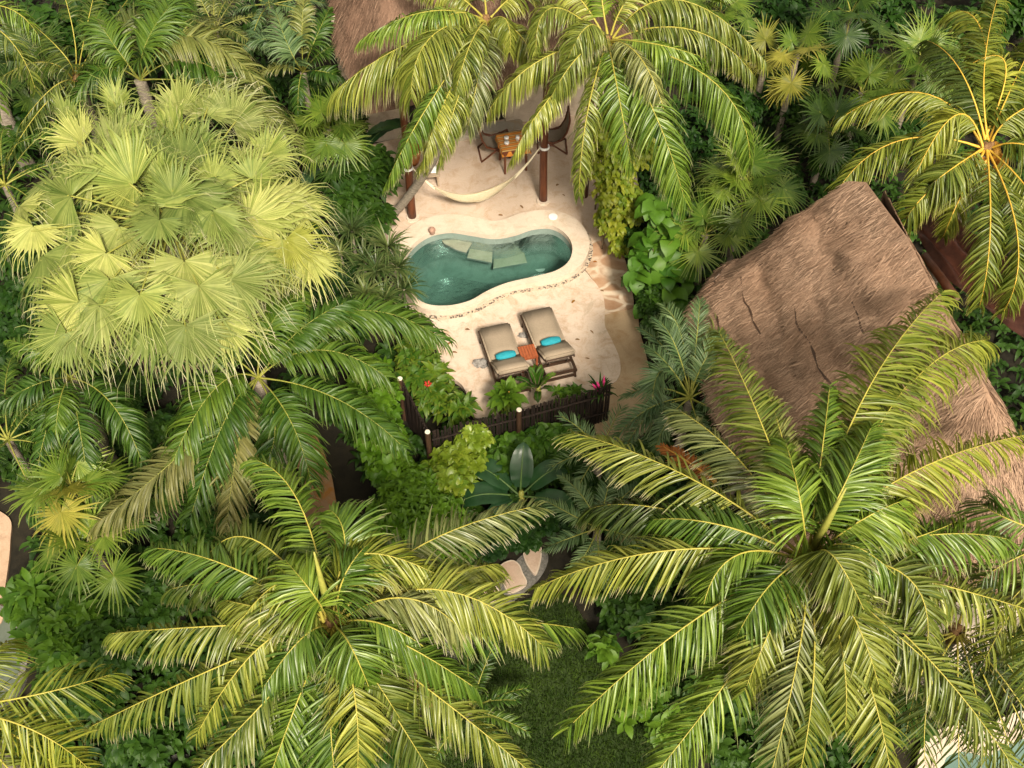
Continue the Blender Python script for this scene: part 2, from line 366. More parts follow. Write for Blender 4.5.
FSTAT = []
def frond_geo(P0, P1, P2, n=80, L=.75, w=.035, pf=.16, a0=68, a1=28, lift=8, droop=.9, roll=0.0, rib=(.035, .008), jitter=1.0, fold=0.0, wj=.35, torn=0.0):
    """pinnate frond: returns (leaflet acc, rib tube data)"""
    P0, P1, P2 = V3(P0), V3(P1), V3(P2)
    a = Acc()
    n0 = n
    for sgn in (-1, 1):
        n = n0; t = np.sort(np.clip(np.linspace(pf, .992, n) + RNG.normal(0, .25 * (1 - pf) / n, n), pf, .998))
        if torn:
            keep = RNG.random(len(t)) > torn * .6
            for _ in range(int(torn * 40)):
                c_ = RNG.uniform(pf, 1); keep &= np.abs(t - c_) > .006
            t = t[keep]; n = len(t)
        p, T = bez(P0, P1, P2, t)
        tt = (t - pf) / (1 - pf)
        up = np.array((0, 0, 1.0))
        S = np.cross(T, up); bad = np.linalg.norm(S, axis=-1) < .15
        S[bad] = np.cross(T[bad], nrm((P2 - P0) * np.array((1, 1, 0)) + 1e-5))
        S = nrm(S); Nn = np.cross(S, T)
        S, Nn = S * math.cos(roll) + Nn * math.sin(roll), Nn * math.cos(roll) - S * math.sin(roll)
        ph = RNG.random() * 6.28
        wob = (np.sin(tt * 19 + ph) * 5 + np.sin(tt * 43 + ph * 2.1) * 4) * jitter
        ang = np.radians(a0 + (a1 - a0) * tt ** 1.4 + wob + RNG.normal(0, 3.5 * jitter, n))
        lf = np.radians(lift + RNG.normal(0, 11 * jitter, n))
        D = T * np.cos(ang)[:, None] + (sgn * S * np.cos(lf)[:, None] + Nn * np.sin(lf)[:, None]) * np.sin(ang)[:, None]
        prof = np.sin(np.pi * np.clip(.17 + .70 * tt, 0, 1)) ** .75
        LL = L * (prof * .92 + .08) * RNG.normal(1, .06 * jitter, n)
        dr = droop * (.45 + 1.1 * RNG.random(n)) * (1.0 - .2 * tt)
        W = T + RNG.normal(0, wj * jitter, (n, 3))
        V, Q, lt, lr = strips(p, nrm(D), W, LL, np.full(n, w) * (.75 + .5 * prof), dr, lr=np.clip(RNG.normal(.5, .27, n), 0, 1), fold=fold)
        a.add(V, Q, lt, lr)
    t = np.linspace(0, .97, 14); p, T = bez(P0, P1, P2, t)
    rr = rib[0] + (rib[1] - rib[0]) * t ** .7
    rr[:2] *= np.array((1.5, 1.2))
    FSTAT.append(np.linalg.norm(np.diff(p, axis=0), axis=-1).sum())
    return a, np_tube(p, rr)

def add_frond(parent, off, P0, P1, P2, mat, ribmat, name='frond', label=None, sub=True, **kw):
    a, tb = frond_geo(P0, P1, P2, **kw)
    if sub:
        o = link(name, a.mesh(name, [mat], off), parent)
        r = Acc(); r.add(*tb); link('midrib', r.mesh('midrib', [ribmat], off, True), o)
    else:
        a.add(*tb, mi=1); o = link(name, a.mesh(name, [mat, ribmat], off), parent)
    if label: o['label'] = label
    return o

def mid_to_ctrl(P0, Mp, P2): return Mp * 2 - (P0 + P2) * .5

def trunk_obj(parent, off, base, top, r0=.17, r1=.11, bend=(0, 0), mat=None, name='trunk'):
    base, top = Vector(base), Vector(top); mid = (base + top) / 2 + Vector((bend[0], bend[1], 0))
    bm = bmesh.new(); pts, rad = [], []
    n = max(8, int((top - base).length * 9))
    for i in range(n + 1):
        t = i / n
        p = base * (1 - t) ** 2 + (mid * 2 - (base + top) / 2) * 2 * t * (1 - t) + top * t * t
        pts.append(p - Vector(off)); r = r0 + (r1 - r0) * t ** .6
        if t < .08: r *= 1 + (0.08 - t) * 4
        rad.append(r * (1.05 if i % 2 else .95))
    tube(bm, pts, rad, 10)
    return bm_obj(name, bm, mat or M['bark'], parent, True)

def jitter_ball(bm, c, r, sub=2, sq=(1, 1, 1), amp=.0, seed=0):
    rr = bmesh.ops.create_icosphere(bm, subdivisions=sub, radius=1)
    for v in rr['verts']:
        d = v.co.copy(); k = 1 + amp * noise.noise(d * 2.1 + Vector((seed, seed * .7, 0)))
        v.co = Vector((d.x * sq[0], d.y * sq[1], d.z * sq[2])) * r * k + Vector(c)

COCO_GROUP = 'coconut palms around the garden'
def coconut(label, cx, cy, z, fronds, base_off=(0, 0), nuts=0, nutmat='nut', mats=('coco', 'midrib'), L=.98, n=205, base=None, bend=(0, 0), trunk_r=(.19, .12), spear=None, scale=1.0, droop=.85):
    top = at(cx, cy, z)
    b = Vector(base) if base is not None else Vector((top.x + base_off[0], top.y + base_off[1], -.15))
    root = thing('coconut_palm', label, 'palm tree', b, COCO_GROUP)
    trunk_obj(root, b, b, top, trunk_r[0], trunk_r[1], bend)
    bm = bmesh.new()
    jitter_ball(bm, top - b + Vector((0, 0, -.05)), .13 * scale, 3, (1, 1, 1.6), .5, cx)
    bm_obj('crown_fibre', bm, M['fibre'], root, True)
    for f in fronds:
        mx, my, mz, tx, ty, tz = f[:6]; o = f[6] if len(f) > 6 else {}
        d = (at(tx, ty, z + tz) - top); d.z = 0
        P0 = top + d.normalized() * .10 + Vector((0, 0, .05 + .10 * max(mz, 0)))
        P2 = at(tx, ty, z + tz); Mp = at(mx, my, z + mz); P1 = mid_to_ctrl(P0, Mp, P2)
        ln = (P1 - P0).length * .5 + (P2 - P1).length * .5
        kw = dict(n=int(n * min(1.2, max(.62, ln / 3.0))), L=L * min(1.1, max(.66, ln / 2.8)) * random.uniform(.92, 1.08), w=.024, droop=droop * random.uniform(.6, 1.25), lift=random.uniform(-44, -16), roll=random.uniform(-.28, .28), pf=random.uniform(.07, .14), rib=(.018, .004), fold=.5, wj=.5, a0=random.uniform(60, 74), torn=random.uniform(.02, .10))
        mt, rb = mats
        if mt == 'coco': mt = random.choice(('coco', 'coco', 'coco', 'coco_fresh', 'coco_fresh', 'coco_grey'))
        o = dict(o); mt = o.pop('mat', mt); rb = o.pop('rib', rb); lb = o.pop('label', None)
        kw.update(o)
        add_frond(root, b, P0, P1, P2, M[mt], M[rb], 'frond', lb, True, **kw)
    if spear:
        bm = bmesh.new(); s0 = top + Vector((0, 0, .1)); s1 = at(spear[0], spear[1], z + spear[2])
        tube(bm, [s0 - b, (s0 + s1) / 2 - b, s1 - b], [.05, .045, .01], 6)
        bm_obj('spear_leaf', bm, M['midrib_green'], root, True)
    for k in range(nuts):
        th = k * 2.4 + .5
        c = top - b + Vector((math.cos(th) * (.20 + .05 * (k % 3)), math.sin(th) * (.20 + .05 * (k % 3)) - .12, -.05 - .09 * (k % 4)))
        bm = bmesh.new(); jitter_ball(bm, c, .105, 2, (1, 1, 1.2), .1, k)
        bm_obj('coconut', bm, M[nutmat], root, True)
    return root

# ------------------------------------------------------------------ fan leaves
def fan_geo(H, A, Nn, Rr, nseg=44, span=150, split=.55, droop=.9, pleat=.35, cup=.25, rag=.12, lrbias=0.0, tipw=1.0):
    H, A = V3(H), nrm(V3(A)); Nn = V3(Nn); Nn = nrm(Nn - A * (Nn @ A)); B = np.cross(Nn, A)
    phi = np.radians(np.linspace(-span, span, nseg)); dl = np.radians(span) / nseg
    rl = Rr * (1 - .28 * (np.abs(phi) / np.radians(span)) ** 2) * RNG.normal(1, rag * .5, nseg)
    def pol(r, ph, h):
        x = r * np.cos(ph); y = r * np.sin(ph)
        zz = h - cup * (np.abs(y) ** 1.6) / (Rr ** .6) - cup * .35 * np.maximum(x, 0) ** 2 / Rr
        return H + x[:, None] * A + y[:, None] * B + zz[:, None] * Nn
    rs = split * rl * RNG.normal(1, .05, nseg)
    rows = []; lts = []
    for fr in (.04, .5, 1.0):
        r = rs * fr; e = pleat * r * dl
        rows.append(np.stack([pol(r, phi - dl, -e), pol(r, phi, e), pol(r, phi + dl, -e)], 1)); lts.append(np.full(nseg, fr * split))
    d = nrm(rows[2][:, 1] - rows[1][:, 1]); p = rows[2][:, 1].copy(); wd = nrm(rows[2][:, 2] - rows[2][:, 0])
    g = np.array((0, 0, -1.0)); K = 3; hw0 = np.linalg.norm(rows[2][:, 2] - rows[2][:, 0], axis=-1) * .5
    dr = droop * (.5 + RNG.random(nseg))
    d = nrm(d + RNG.normal(0, rag, (nseg, 3)))
    for k in range(1, K + 1):
        p = p + d * ((rl - rs) / K)[:, None]
        d = nrm(d + g * (dr * k / K)[:, None] + RNG.normal(0, rag * .6, (nseg, 3)))
        hw = hw0 * (.72, .46, .06)[k - 1] * tipw
        ww = nrm(wd - d * np.sum(wd * d, -1, keepdims=True))
        upn = np.cross(ww, d)
        rows.append(np.stack([p - ww * hw[:, None], p + upn * (hw * .3)[:, None], p + ww * hw[:, None]], 1)); lts.append(np.full(nseg, split + (1 - split) * k / K))
    Rw = np.stack(rows, 1); nr = Rw.shape[1]
    base = (np.arange(nseg) * nr * 3)[:, None, None]; kk = (np.arange(nr - 1) * 3)[None, :, None]; cc = np.arange(2)[None, None, :]
    i0 = base + kk + cc
    Q = np.stack([i0, i0 + 1, i0 + 4, i0 + 3], -1).reshape(-1, 4)
    lt = np.repeat(np.stack(lts, 1)[:, :, None], 3, 2).ravel()
    lr = np.repeat(np.clip(RNG.normal(.5 + lrbias, .26, nseg), 0, 1), nr * 3)
    return Rw.reshape(-1, 3), Q, lt, lr

def fan_leaf(parent, off, P0, az, el, pet, Rr, mat, ribmat, sag=.15, tilt=0.0, name='fan_leaf', sub=False, label=None, twist=.35, **kw):
    """petiole leaves P0 at azimuth az / elevation el; blade at its end, blade axis bends down by tilt"""
    P0 = Vector(P0); h = Vector((math.cos(az), math.sin(az), 0))
    d0 = h * math.cos(el) + Vector((0, 0, math.sin(el)))
    Hp = P0 + d0 * pet + Vector((0, 0, -sag * pet * math.cos(el)))
    e2 = el - tilt
    A = h * math.cos(e2) + Vector((0, 0, math.sin(e2)))
    Nn = Vector((0, 0, 1)) * math.cos(e2) - h * math.sin(e2)
    Nn = (Matrix.Rotation(random.uniform(-twist, twist), 3, A) @ Nn)
    g = fan_geo(Hp, A, Nn, Rr, **kw)
    t = np.linspace(0, 1, 6); ctrl = V3(P0 + d0 * pet * .55 + Vector((0, 0, .02)))
    pp, _ = bez(V3(P0), ctrl, V3(Hp + A * Rr * .12), t)
    tb = np_tube(pp, np.linspace(.022, .010, 6) * (Rr / .9) ** .6)
    a = Acc(); a.add(*g)
    if sub:
        o = link(name, a.mesh(name, [mat], off), parent)
        r = Acc(); r.add(*tb); link('leaf_stalk', r.mesh('leaf_stalk', [ribmat], off, True), o)
    else:
        a.add(*tb, mi=1); o = link(name, a.mesh(name, [mat, ribmat], off), parent)
    if label: o['label'] = label
    return o

def fan_palm(label, cx, cy, z, n, Rr, pet, mat='thatchpalm', rib='midrib_green', name='fan_palm', group='small fan palms in the planting', emin=-20, emax=85, trunk_r=.07, az0=0.0, nseg=36, span=160, split=.42, droop=.35, cup=.2, sub=False, alt=None, lean=(0, 0)):
    top = at(cx, cy, z); b = Vector((top.x + lean[0], top.y + lean[1], -.15))
    root = thing(name, label, 'palm', b, group)
    trunk_obj(root, b, b, top, trunk_r * 1.2, trunk_r, mat=M['bark'])
    for i in range(n):
        f = (i + .5) / n
        el = R(emax + (emin - emax) * f ** .85 + random.uniform(-8, 8)); az = az0 + i * 2.39996 + random.uniform(-.25, .25)
        mm = M[mat]
        if alt and random.random() < alt[1]: mm = M[alt[0]]
        s = random.uniform(.85, 1.12)
        fan_leaf(root, b, top + Vector((0, 0, random.uniform(-.08, .08))), az, el, pet * s * (.75 + .25 * f), Rr * s, mm, M[rib], tilt=R(15 + 35 * f), sub=sub, nseg=nseg, span=span, split=split, droop=droop, cup=cup)
    return root

# ------------------------------------------------------------------ other feather palms
def feather_palm(label, cx, cy, z, fronds=None, n=0, Lf=1.6, mat='feather', rib='midrib_green', name='feather_palm', group='feather palms in the planting', L=.45, nl=72, w=.022, droop=.7, lift=10, trunk_r=.07, emin=0, emax=80, az0=0.0, stems=1, base_off=(0, 0), a0=62, fold=.4, **kk):
    top = at(cx, cy, z); b = Vector((top.x + base_off[0], top.y + base_off[1], -.15))
    root = thing(name, label, 'palm', b, group)
    trunk_obj(root, b, b, top, trunk_r * 1.25, trunk_r, mat=M['bark'])
    specs = []
    for f in (fronds or []):
        mx, my, mz, tx, ty, tz = f[:6]; o = dict(f[6]) if len(f) > 6 else {}
        P2 = at(tx, ty, z + tz); Mp = at(mx, my, z + mz)
        specs.append((top, mid_to_ctrl(top, Mp, P2), P2, o))
    for i in range(n):
        f = (i + .5) / n; el = R(emax + (emin - emax) * f ** .8 + random.uniform(-7, 7)); az = az0 + i * 2.39996 + random.uniform(-.3, .3)
        ll = Lf * random.uniform(.85, 1.15)
        h = Vector((math.cos(az), math.sin(az), 0)); d = h * math.cos(el) + Vector((0, 0, math.sin(el)))
        P1 = top + d * ll * .55
        P2 = P1 + (h * math.cos(el - R(50)) + Vector((0, 0, math.sin(el - R(55))))) * ll * .5
        specs.append((top, P1, P2, {}))
    for (P0, P1, P2, o) in specs:
        ln = ((P1 - P0).length + (P2 - P1).length) * .55
        mt = o.pop('mat', mat); rb = o.pop('rib', rib); lb = o.pop('label', None)
        kw = dict(n=max(14, int(nl * min(1.3, max(.5, ln / 1.8)))), L=L * min(1.15, max(.6, ln / 1.8)), w=w, droop=droop, lift=lift, a0=a0, rib=(.016, .005), pf=.20, fold=fold)
        kw.update(kk); kw.update(o)
        add_frond(root, b, P0, P1, P2, M[mt], M[rb], 'frond', lb, False, **kw)
    return root

# ------------------------------------------------------------------ leafy plants
def leaves_geo(P, D, L, W, droop=.5, fold=.25, lr=None):
    n = len(P)
    S = np.cross(D, np.array((0, 0, 1.0))) + RNG.normal(0, .2, (n, 3))
    return strips(P, nrm(D), nrm(S), L, W, np.full(n, droop), prof=[.12, .85, 1.0, .62, .05], lr=lr, fold=fold)
def rnd_dirs(n, zmin=-1.0):
    z = RNG.uniform(zmin, 1, n); a = RNG.uniform(0, 2 * np.pi, n); r = np.sqrt(1 - z * z)
    return np.stack([r * np.cos(a), r * np.sin(a), z], -1)
def bush(label, blobs, mat, name='shrub', cat='shrub', group=None, leaf=(.15, .07), rosettes=200, per=7, stems=5, lime=None, inner=.55, droop=.4, flowers=None, tilt=(.15, .75)):
    """blobs: list of (centre Vector, (rx,ry,rz)) ; rosettes spread over their skins and inside"""
    b = Vector((blobs[0][0].x, blobs[0][0].y, -.12))
    ks = random.uniform(.8, 1.3); leaf = (leaf[0] * ks, leaf[1] * ks * random.uniform(.75, 1.25)); rosettes = int(rosettes / ks ** .7)
    root = thing(name, label, cat, b, group)
    a = Acc(); vol = [x[1][0] * x[1][1] * x[1][2] for x in blobs]; tv = sum(v ** .67 for v in vol)
    for (c, r), v in zip(blobs, vol):
        m = max(8, int(rosettes * v ** .67 / tv))
        d = rnd_dirs(m, -.35); rad = inner + (1 - inner) * RNG.random(m) ** .6
        cl = np.array([.86 + .35 * noise.noise(Vector(x) * 2.3 + c) for x in d])
        pos = V3(c) + d * np.array(r) * (rad * cl)[:, None]
        ax = nrm(d * np.array((.7, .7, .5)) + np.array((0, 0, .65)) + RNG.normal(0, .18, (m, 3)))
        t1 = nrm(np.cross(ax, RNG.normal(0, 1, (m, 3)))); t2 = np.cross(ax, t1)
        ph = np.linspace(0, 2 * np.pi, per, endpoint=False)[None, :] + RNG.uniform(0, 6.28, (m, 1)) + RNG.normal(0, .2, (m, per))
        tl = RNG.uniform(tilt[0], tilt[1], (m, per))
        D = (t1[:, None] * np.cos(ph)[..., None] + t2[:, None] * np.sin(ph)[..., None]) + ax[:, None] * tl[..., None]
        P = np.repeat(pos[:, None], per, 1)
        k = m * per; s = np.repeat(RNG.uniform(.75, 1.2, m), per) * RNG.uniform(.8, 1.1, k)
        lr = np.clip(np.repeat(RNG.normal(.5, .22, m), per) + RNG.normal(0, .1, k), 0, 1)
        V, Q, lt, lr = leaves_geo(P.reshape(-1, 3), D.reshape(-1, 3), leaf[0] * s, leaf[1] * s, droop, lr=lr)
        a.add(V, Q, lt, lr)
    link('foliage', a.mesh('foliage', [M[mat]], b), root)
    bm = bmesh.new(); few = True; stems = 2 if len(blobs) <= 2 else 1
    for (c, r) in blobs:
        for k in range(stems):
            e = Vector(c) + Vector((random.uniform(-.6, .6) * r[0], random.uniform(-.6, .6) * r[1], random.uniform(.0, .5) * r[2])) - b
            s = Vector((e.x * .4, e.y * .4, 0)) if len(blobs) < 3 else Vector((e.x * .9, e.y * .9, 0))
            tube(bm, [s, (s + e) / 2 + Vector((random.uniform(-.06, .06), random.uniform(-.06, .06), 0)), e], [.022, .016, .008], 5)
            if few: bm_obj('stem', bm, M['stem'], root); bm = bmesh.new()
    if few: bm.free()
    else: bm_obj('stems', bm, M['stem'], root)
    for (px, py, z, m) in (flowers or []):
        bm = bmesh.new(); p = at(px, py, z) - b
        for k in range(5):
            th = k * 1.256; box(bm, p + Vector((math.cos(th) * .035, math.sin(th) * .035, .04)), (.03, .03, .12), Matrix.Rotation(.5, 3, Vector((-math.sin(th), math.cos(th), 0))), .008)
        bm_obj('flower', bm, M[m], root)
    return root
def strap_plant(label, heads, mat='pandan', name='screw_pine', cat='plant', group=None, L=.6, w=.04, n=60, droop=.6, stalk=.03):
    b = Vector((heads[0].x, heads[0].y, -.12)); root = thing(name, label, cat, b, group); bm = bmesh.new()
    for hd in heads:
        d = rnd_dirs(n, -.25); d[:, 2] += .25; s = RNG.uniform(.7, 1.1, n)
        V, Q, lt, lr = strips(np.tile(V3(hd), (n, 1)) + d * .03, nrm(d), nrm(np.cross(d, np.array((0.02, .01, 1.0)))), L * s, np.full(n, w), np.full(n, droop) * RNG.uniform(.4, 1.3, n), prof=[.7, 1, .85, .55, .05], fold=.3)
        a = Acc(); a.add(V, Q, lt, lr); link('leaf_rosette', a.mesh('leaf_rosette', [M[mat]], b), root)
        e = hd - b; tube(bm, [Vector((e.x * .5, e.y * .5, 0)), Vector((e.x * .8, e.y * .8, e.z * .5)), e], [stalk * 1.2, stalk, stalk], 6)
    bm_obj('stem', bm, M['bark'], root); return root
def paddle_plant(label, base, leaves, mat='banana', name='banana_plant', cat='plant', group=None, rib='midrib_green'):
    """leaves: (az deg, el deg, stalk, length, width, droop)"""
    b = Vector((base.x, base.y, -.12)); root = thing(name, label, cat, b, group)
    bm = bmesh.new(); tube(bm, [(0, 0, 0), (0.02, 0, .25), (.02, .01, .5)], [.08, .07, .04], 8); bm_obj('stem', bm, M['midrib_green'], root, True)
    for (az, el, st, ln, wd, dr) in leaves:
        az, el = R(az), R(el); h = np.array((math.cos(az), math.sin(az), 0)); d = h * math.cos(el) + np.array((0, 0, math.sin(el)))
        K = 14; pts = [np.array((0.0, 0, .35))]; dd = d.copy()
        pts.append(pts[0] + dd * st)
        for k in range(K):
            pts.append(pts[-1] + dd * ln / K); dd = nrm(dd + np.array((0, 0, -dr * (k + 1) / K / 3.5)))
        pts = np.array(pts); T = nrm(np.gradient(pts, axis=0)); S = nrm(np.cross(T, np.array((0, 0, 1.0))) + 1e-4); U = np.cross(S, T)
        rows = []
        for k in range(K + 1):
            f = k / K; hw = wd * .5 * max(.03, (math.sin(math.pi * min(1, .08 + f * .92)) ** .55)); p = pts[k + 1]; wv = RNG.normal(0, .012)
            rows.append([p - S[k + 1] * hw + U[k + 1] * (hw * .22 + wv), p - S[k + 1] * hw * .5 + U[k + 1] * hw * .22, p, p + S[k + 1] * hw * .5 + U[k + 1] * hw * .22, p + S[k + 1] * hw + U[k + 1] * (hw * .22 - wv)])
        V = np.array(rows).reshape(-1, 3); i, j = np.meshgrid(np.arange(K), np.arange(4), indexing='ij'); i0 = i * 5 + j
        Q = np.stack([i0, i0 + 1, i0 + 6, i0 + 5], -1).reshape(-1, 4)
        a = Acc(); a.add(V, Q, np.repeat(np.linspace(0, 1, K + 1), 5), np.full(len(V), RNG.random() * .6))
        a.add(*np_tube(pts[:-1] + U[:-1] * .004, np.linspace(.022, .006, len(pts) - 1) * min(1, wd / .3)), mi=1)
        link('leaf', a.mesh('leaf', [M[mat], M[rib]], None, True), root)
    return root

# ------------------------------------------------------------------ flat ground pieces
def smooth_closed(pts, sub=6):
    out = []; n = len(pts)
    for i in range(n):
        p0, p1, p2, p3 = pts[i - 1], pts[i], pts[(i + 1) % n], pts[(i + 2) % n]
        for k in range(sub):
            t = k / sub
            out.append(tuple(.5 * (2 * p1[c] + (p2[c] - p0[c]) * t + (2 * p0[c] - 5 * p1[c] + 4 * p2[c] - p3[c]) * t * t + (3 * p1[c] - p0[c] - 3 * p2[c] + p3[c]) * t ** 3) for c in range(2)))
    return out
def outline(pxs, z, smooth=True, sub=6):
    pts = smooth_closed(pxs, sub) if smooth else pxs
    return [at(x, y, z) for x, y in pts]
def slab(name, pts, z, depth, mat, parent=None, kind='structure', label=None, cat=None):
    bm = bmesh.new(); top = [bm.verts.new((p.x, p.y, z)) for p in pts]; bot = [bm.verts.new((p.x, p.y, z - depth)) for p in pts]
    f = bm.faces.new(top); g = bm.faces.new(bot[::-1]); n = len(pts)
    for i in range(n): bm.faces.new((top[i], bot[i], bot[(i + 1) % n], top[(i + 1) % n]))
    bmesh.ops.triangulate(bm, faces=[f, g])
    o = bm_obj(name, bm, mat, parent)
    return tag(o, label, cat, kind=kind if parent is None else None)
def inside(x, y, poly):
    c = False; n = len(poly); j = n - 1
    for i in range(n):
        if ((poly[i].y > y) != (poly[j].y > y)) and x < (poly[j].x - poly[i].x) * (y - poly[i].y) / (poly[j].y - poly[i].y + 1e-12) + poly[i].x: c = not c
        j = i
    return c
def offset_poly(pts, d):
    n = len(pts); out = []
    area = sum(pts[i].x * pts[(i + 1) % n].y - pts[(i + 1) % n].x * pts[i].y for i in range(n)); s = 1 if area > 0 else -1
    for i in range(n):
        t = (pts[(i + 1) % n] - pts[i - 1]); t.z = 0; t.normalize()
        dd = d(i) if callable(d) else d
        out.append(pts[i] + Vector((t.y, -t.x, 0)) * s * dd)
    return out
def ring(name, a, b, z, depth, mat, parent=None):
    """flat band between two outlines of equal count, with sides"""
    bm = bmesh.new(); n = len(a)
    A = [bm.verts.new((p.x, p.y, z)) for p in a]; B = [bm.verts.new((p.x, p.y, z)) for p in b]
    A2 = [bm.verts.new((p.x, p.y, z - depth)) for p in a]; B2 = [bm.verts.new((p.x, p.y, z - depth)) for p in b]
    for i in range(n):
        j = (i + 1) % n
        bm.faces.new((A[i], A[j], B[j], B[i])); bm.faces.new((A2[i], B2[i], B2[j], A2[j]))
        bm.faces.new((A[i], A2[i], A2[j], A[j])); bm.faces.new((B[i], B[j], B2[j], B2[i]))
    return bm_obj(name, bm, mat, parent)

GZ = -.12
# ground
POOL = [(404, 278), (405, 262), (412, 250), (424, 240), (436, 235), (452, 233), (472, 236), (494, 239), (514, 236), (532, 230), (550, 229), (564, 236), (572, 249), (569, 264), (556, 274), (534, 280), (508, 286), (488, 294), (470, 304), (448, 309), (426, 307), (411, 295)]
pool_w = outline(POOL, .05)
# ground sheet with an opening for the basin (built as a grid minus the cells under the deck, then the deck and basin close it)
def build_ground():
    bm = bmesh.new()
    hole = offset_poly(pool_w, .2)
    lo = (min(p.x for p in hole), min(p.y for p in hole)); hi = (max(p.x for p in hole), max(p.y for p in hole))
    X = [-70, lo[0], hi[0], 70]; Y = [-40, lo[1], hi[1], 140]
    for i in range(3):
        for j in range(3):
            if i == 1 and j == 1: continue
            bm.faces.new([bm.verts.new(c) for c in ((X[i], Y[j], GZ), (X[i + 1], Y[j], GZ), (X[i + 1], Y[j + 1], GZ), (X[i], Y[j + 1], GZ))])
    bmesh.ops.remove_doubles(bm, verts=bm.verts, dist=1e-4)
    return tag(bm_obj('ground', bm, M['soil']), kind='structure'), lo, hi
ground, plo, phi_ = build_ground()

PATIO = [(360, 150), (420, 134), (510, 118), (585, 104), (600, 150), (600, 200), (599, 228), (592, 243), (582, 254), (520, 262), (440, 262), (400, 262), (384, 232), (384, 200), (366, 175)]
DECK = [(420, 300), (432, 322), (437, 346), (446, 372), (462, 385), (470, 402), (478, 418), (520, 408), (560, 398), (606, 386), (619, 376), (620, 360), (613, 342), (605, 325), (605, 308), (602, 293), (592, 279), (578, 268), (540, 272), (480, 285)]
FLAG = [(577, 256), (590, 244), (598, 231), (612, 238), (624, 256), (631, 285), (633, 306), (618, 310), (600, 312), (596, 285)]
TAN = [(592, 308), (633, 303), (640, 330), (650, 372), (655, 420), (625, 440), (596, 432), (600, 400), (606, 380), (606, 350), (596, 336)]
patio_p, deck_p, flag_p, tan_p = outline(PATIO, 0, True), outline(DECK, 0, True), outline(FLAG, 0), outline(TAN, 0)

def holed_slab(name, pts, z, depth, mat):
    """slab whose plan leaves the pool opening free"""
    o = slab(name, pts, z, depth, mat)
    cut = offset_poly(pool_w, .05)
    bm = bmesh.new(); top = [bm.verts.new((p.x, p.y, 1)) for p in cut]; bot = [bm.verts.new((p.x, p.y, -1)) for p in cut]; n = len(cut)
    bm.faces.new(top); bm.faces.new(bot[::-1])
    for i in range(n): bm.faces.new((top[i], bot[i], bot[(i + 1) % n], top[(i + 1) % n]))
    c = bm_obj('cutter', bm, mat)
    md = o.modifiers.new('b', 'BOOLEAN'); md.operation = 'DIFFERENCE'; md.object = c; md.solver = 'EXACT'
    dg = bpy.context.evaluated_depsgraph_get(); me = bpy.data.meshes.new_from_object(o.evaluated_get(dg))
    o.modifiers.clear(); o.data = me; bpy.data.objects.remove(c)
    return o
holed_slab('patio', patio_p, 0.0, .3, M['patio'])
holed_slab('sun_deck', deck_p, -.004, .3, M['deck'])
holed_slab('flagstone_path', flag_p, -.012, .25, M['flag'])
slab('tan_path', tan_p, -.03, .2, M['tanpath'])

# pool ------------------------------------------------------------------------
pool = thing('swimming_pool', 'kidney-shaped plunge pool with green water, cream rim and pebble edging below the patio', 'pool', at(490, 268, 0))
pl = pool.location
loc = lambda pts: [Vector((p.x - pl.x, p.y - pl.y, 0)) for p in pts]
npl = len(pool_w)
cen = sum(pool_w, Vector()) / npl
def cw(i):
    p = pool_w[i]
    k = (p.y - cen.y) / 1.2
    return .14 + .34 * min(1, max(0, k * .8 + .45))
ring('coping', loc(pool_w), loc(offset_poly(pool_w, cw)), .16, .45, M['coping'], pool)
def pw0(i): return cw(i) + .005
def pw1(i):
    p = pool_w[i]; k = (p.y - cen.y) / 1.2
    return cw(i) + (.085 if k < .25 or p.x > 1.2 and k < .8 else .012)
ring('pebble_border', loc(offset_poly(pool_w, pw0)), loc(offset_poly(pool_w, pw1)), .012, .2, M['pebble'], pool)
# basin shell
bm = bmesh.new(); rows = []
for z, off in ((.05, -.004), (-.72, -.01), (-.90, -.16), (-.95, -.45)):
    rows.append([bm.verts.new((p.x, p.y, z)) for p in loc(offset_poly(pool_w, off))])
for a_, b_ in zip(rows, rows[1:]):
    for i in range(npl): bm.faces.new((a_[i], a_[(i + 1) % npl], b_[(i + 1) % npl], b_[i]))
bf = bm.faces.new(rows[-1]); bmesh.ops.triangulate(bm, faces=[bf])
bm_obj('basin', bm, M['basin'], pool, True)
def step_piece(pxs, ztop, h):
    pts = [Vector((q.x - pl.x, q.y - pl.y, 0)) for q in outline(pxs, ztop, False)]; n = len(pts); bm = bmesh.new(); rows = []
    cen_ = sum(pts, Vector()) / n
    for z, k in ((ztop, .97), (ztop - .02, 1), (ztop - .06, 1), (ztop - .07, .42), (ztop - h, .42)):
        rows.append([bm.verts.new((cen_.x + (q.x - cen_.x) * k, cen_.y + (q.y - cen_.y) * k + (.16 if k < .9 else 0), z)) for q in pts])
    for k, (a_, b_) in enumerate(zip(rows, rows[1:])):
        for i in range(n):
            f = bm.faces.new((a_[i], b_[i], b_[(i + 1) % n], a_[(i + 1) % n])); f.material_index = 0 if k < 1 else 1
    bm.faces.new(rows[0]); bm.faces.new(rows[-1][::-1])
    bm_obj('pool_step', bm, [M['basinstep'], M['basin']], pool)
step_piece([(437, 235), (452, 232), (470, 235), (474, 240), (466, 252), (456, 249), (444, 243)], -.15, .79)
step_piece([(472, 240), (493, 243), (492, 262), (467, 257)], -.34, .60)
step_piece([(494, 244), (521, 240), (527, 262), (493, 268)], -.56, .38)
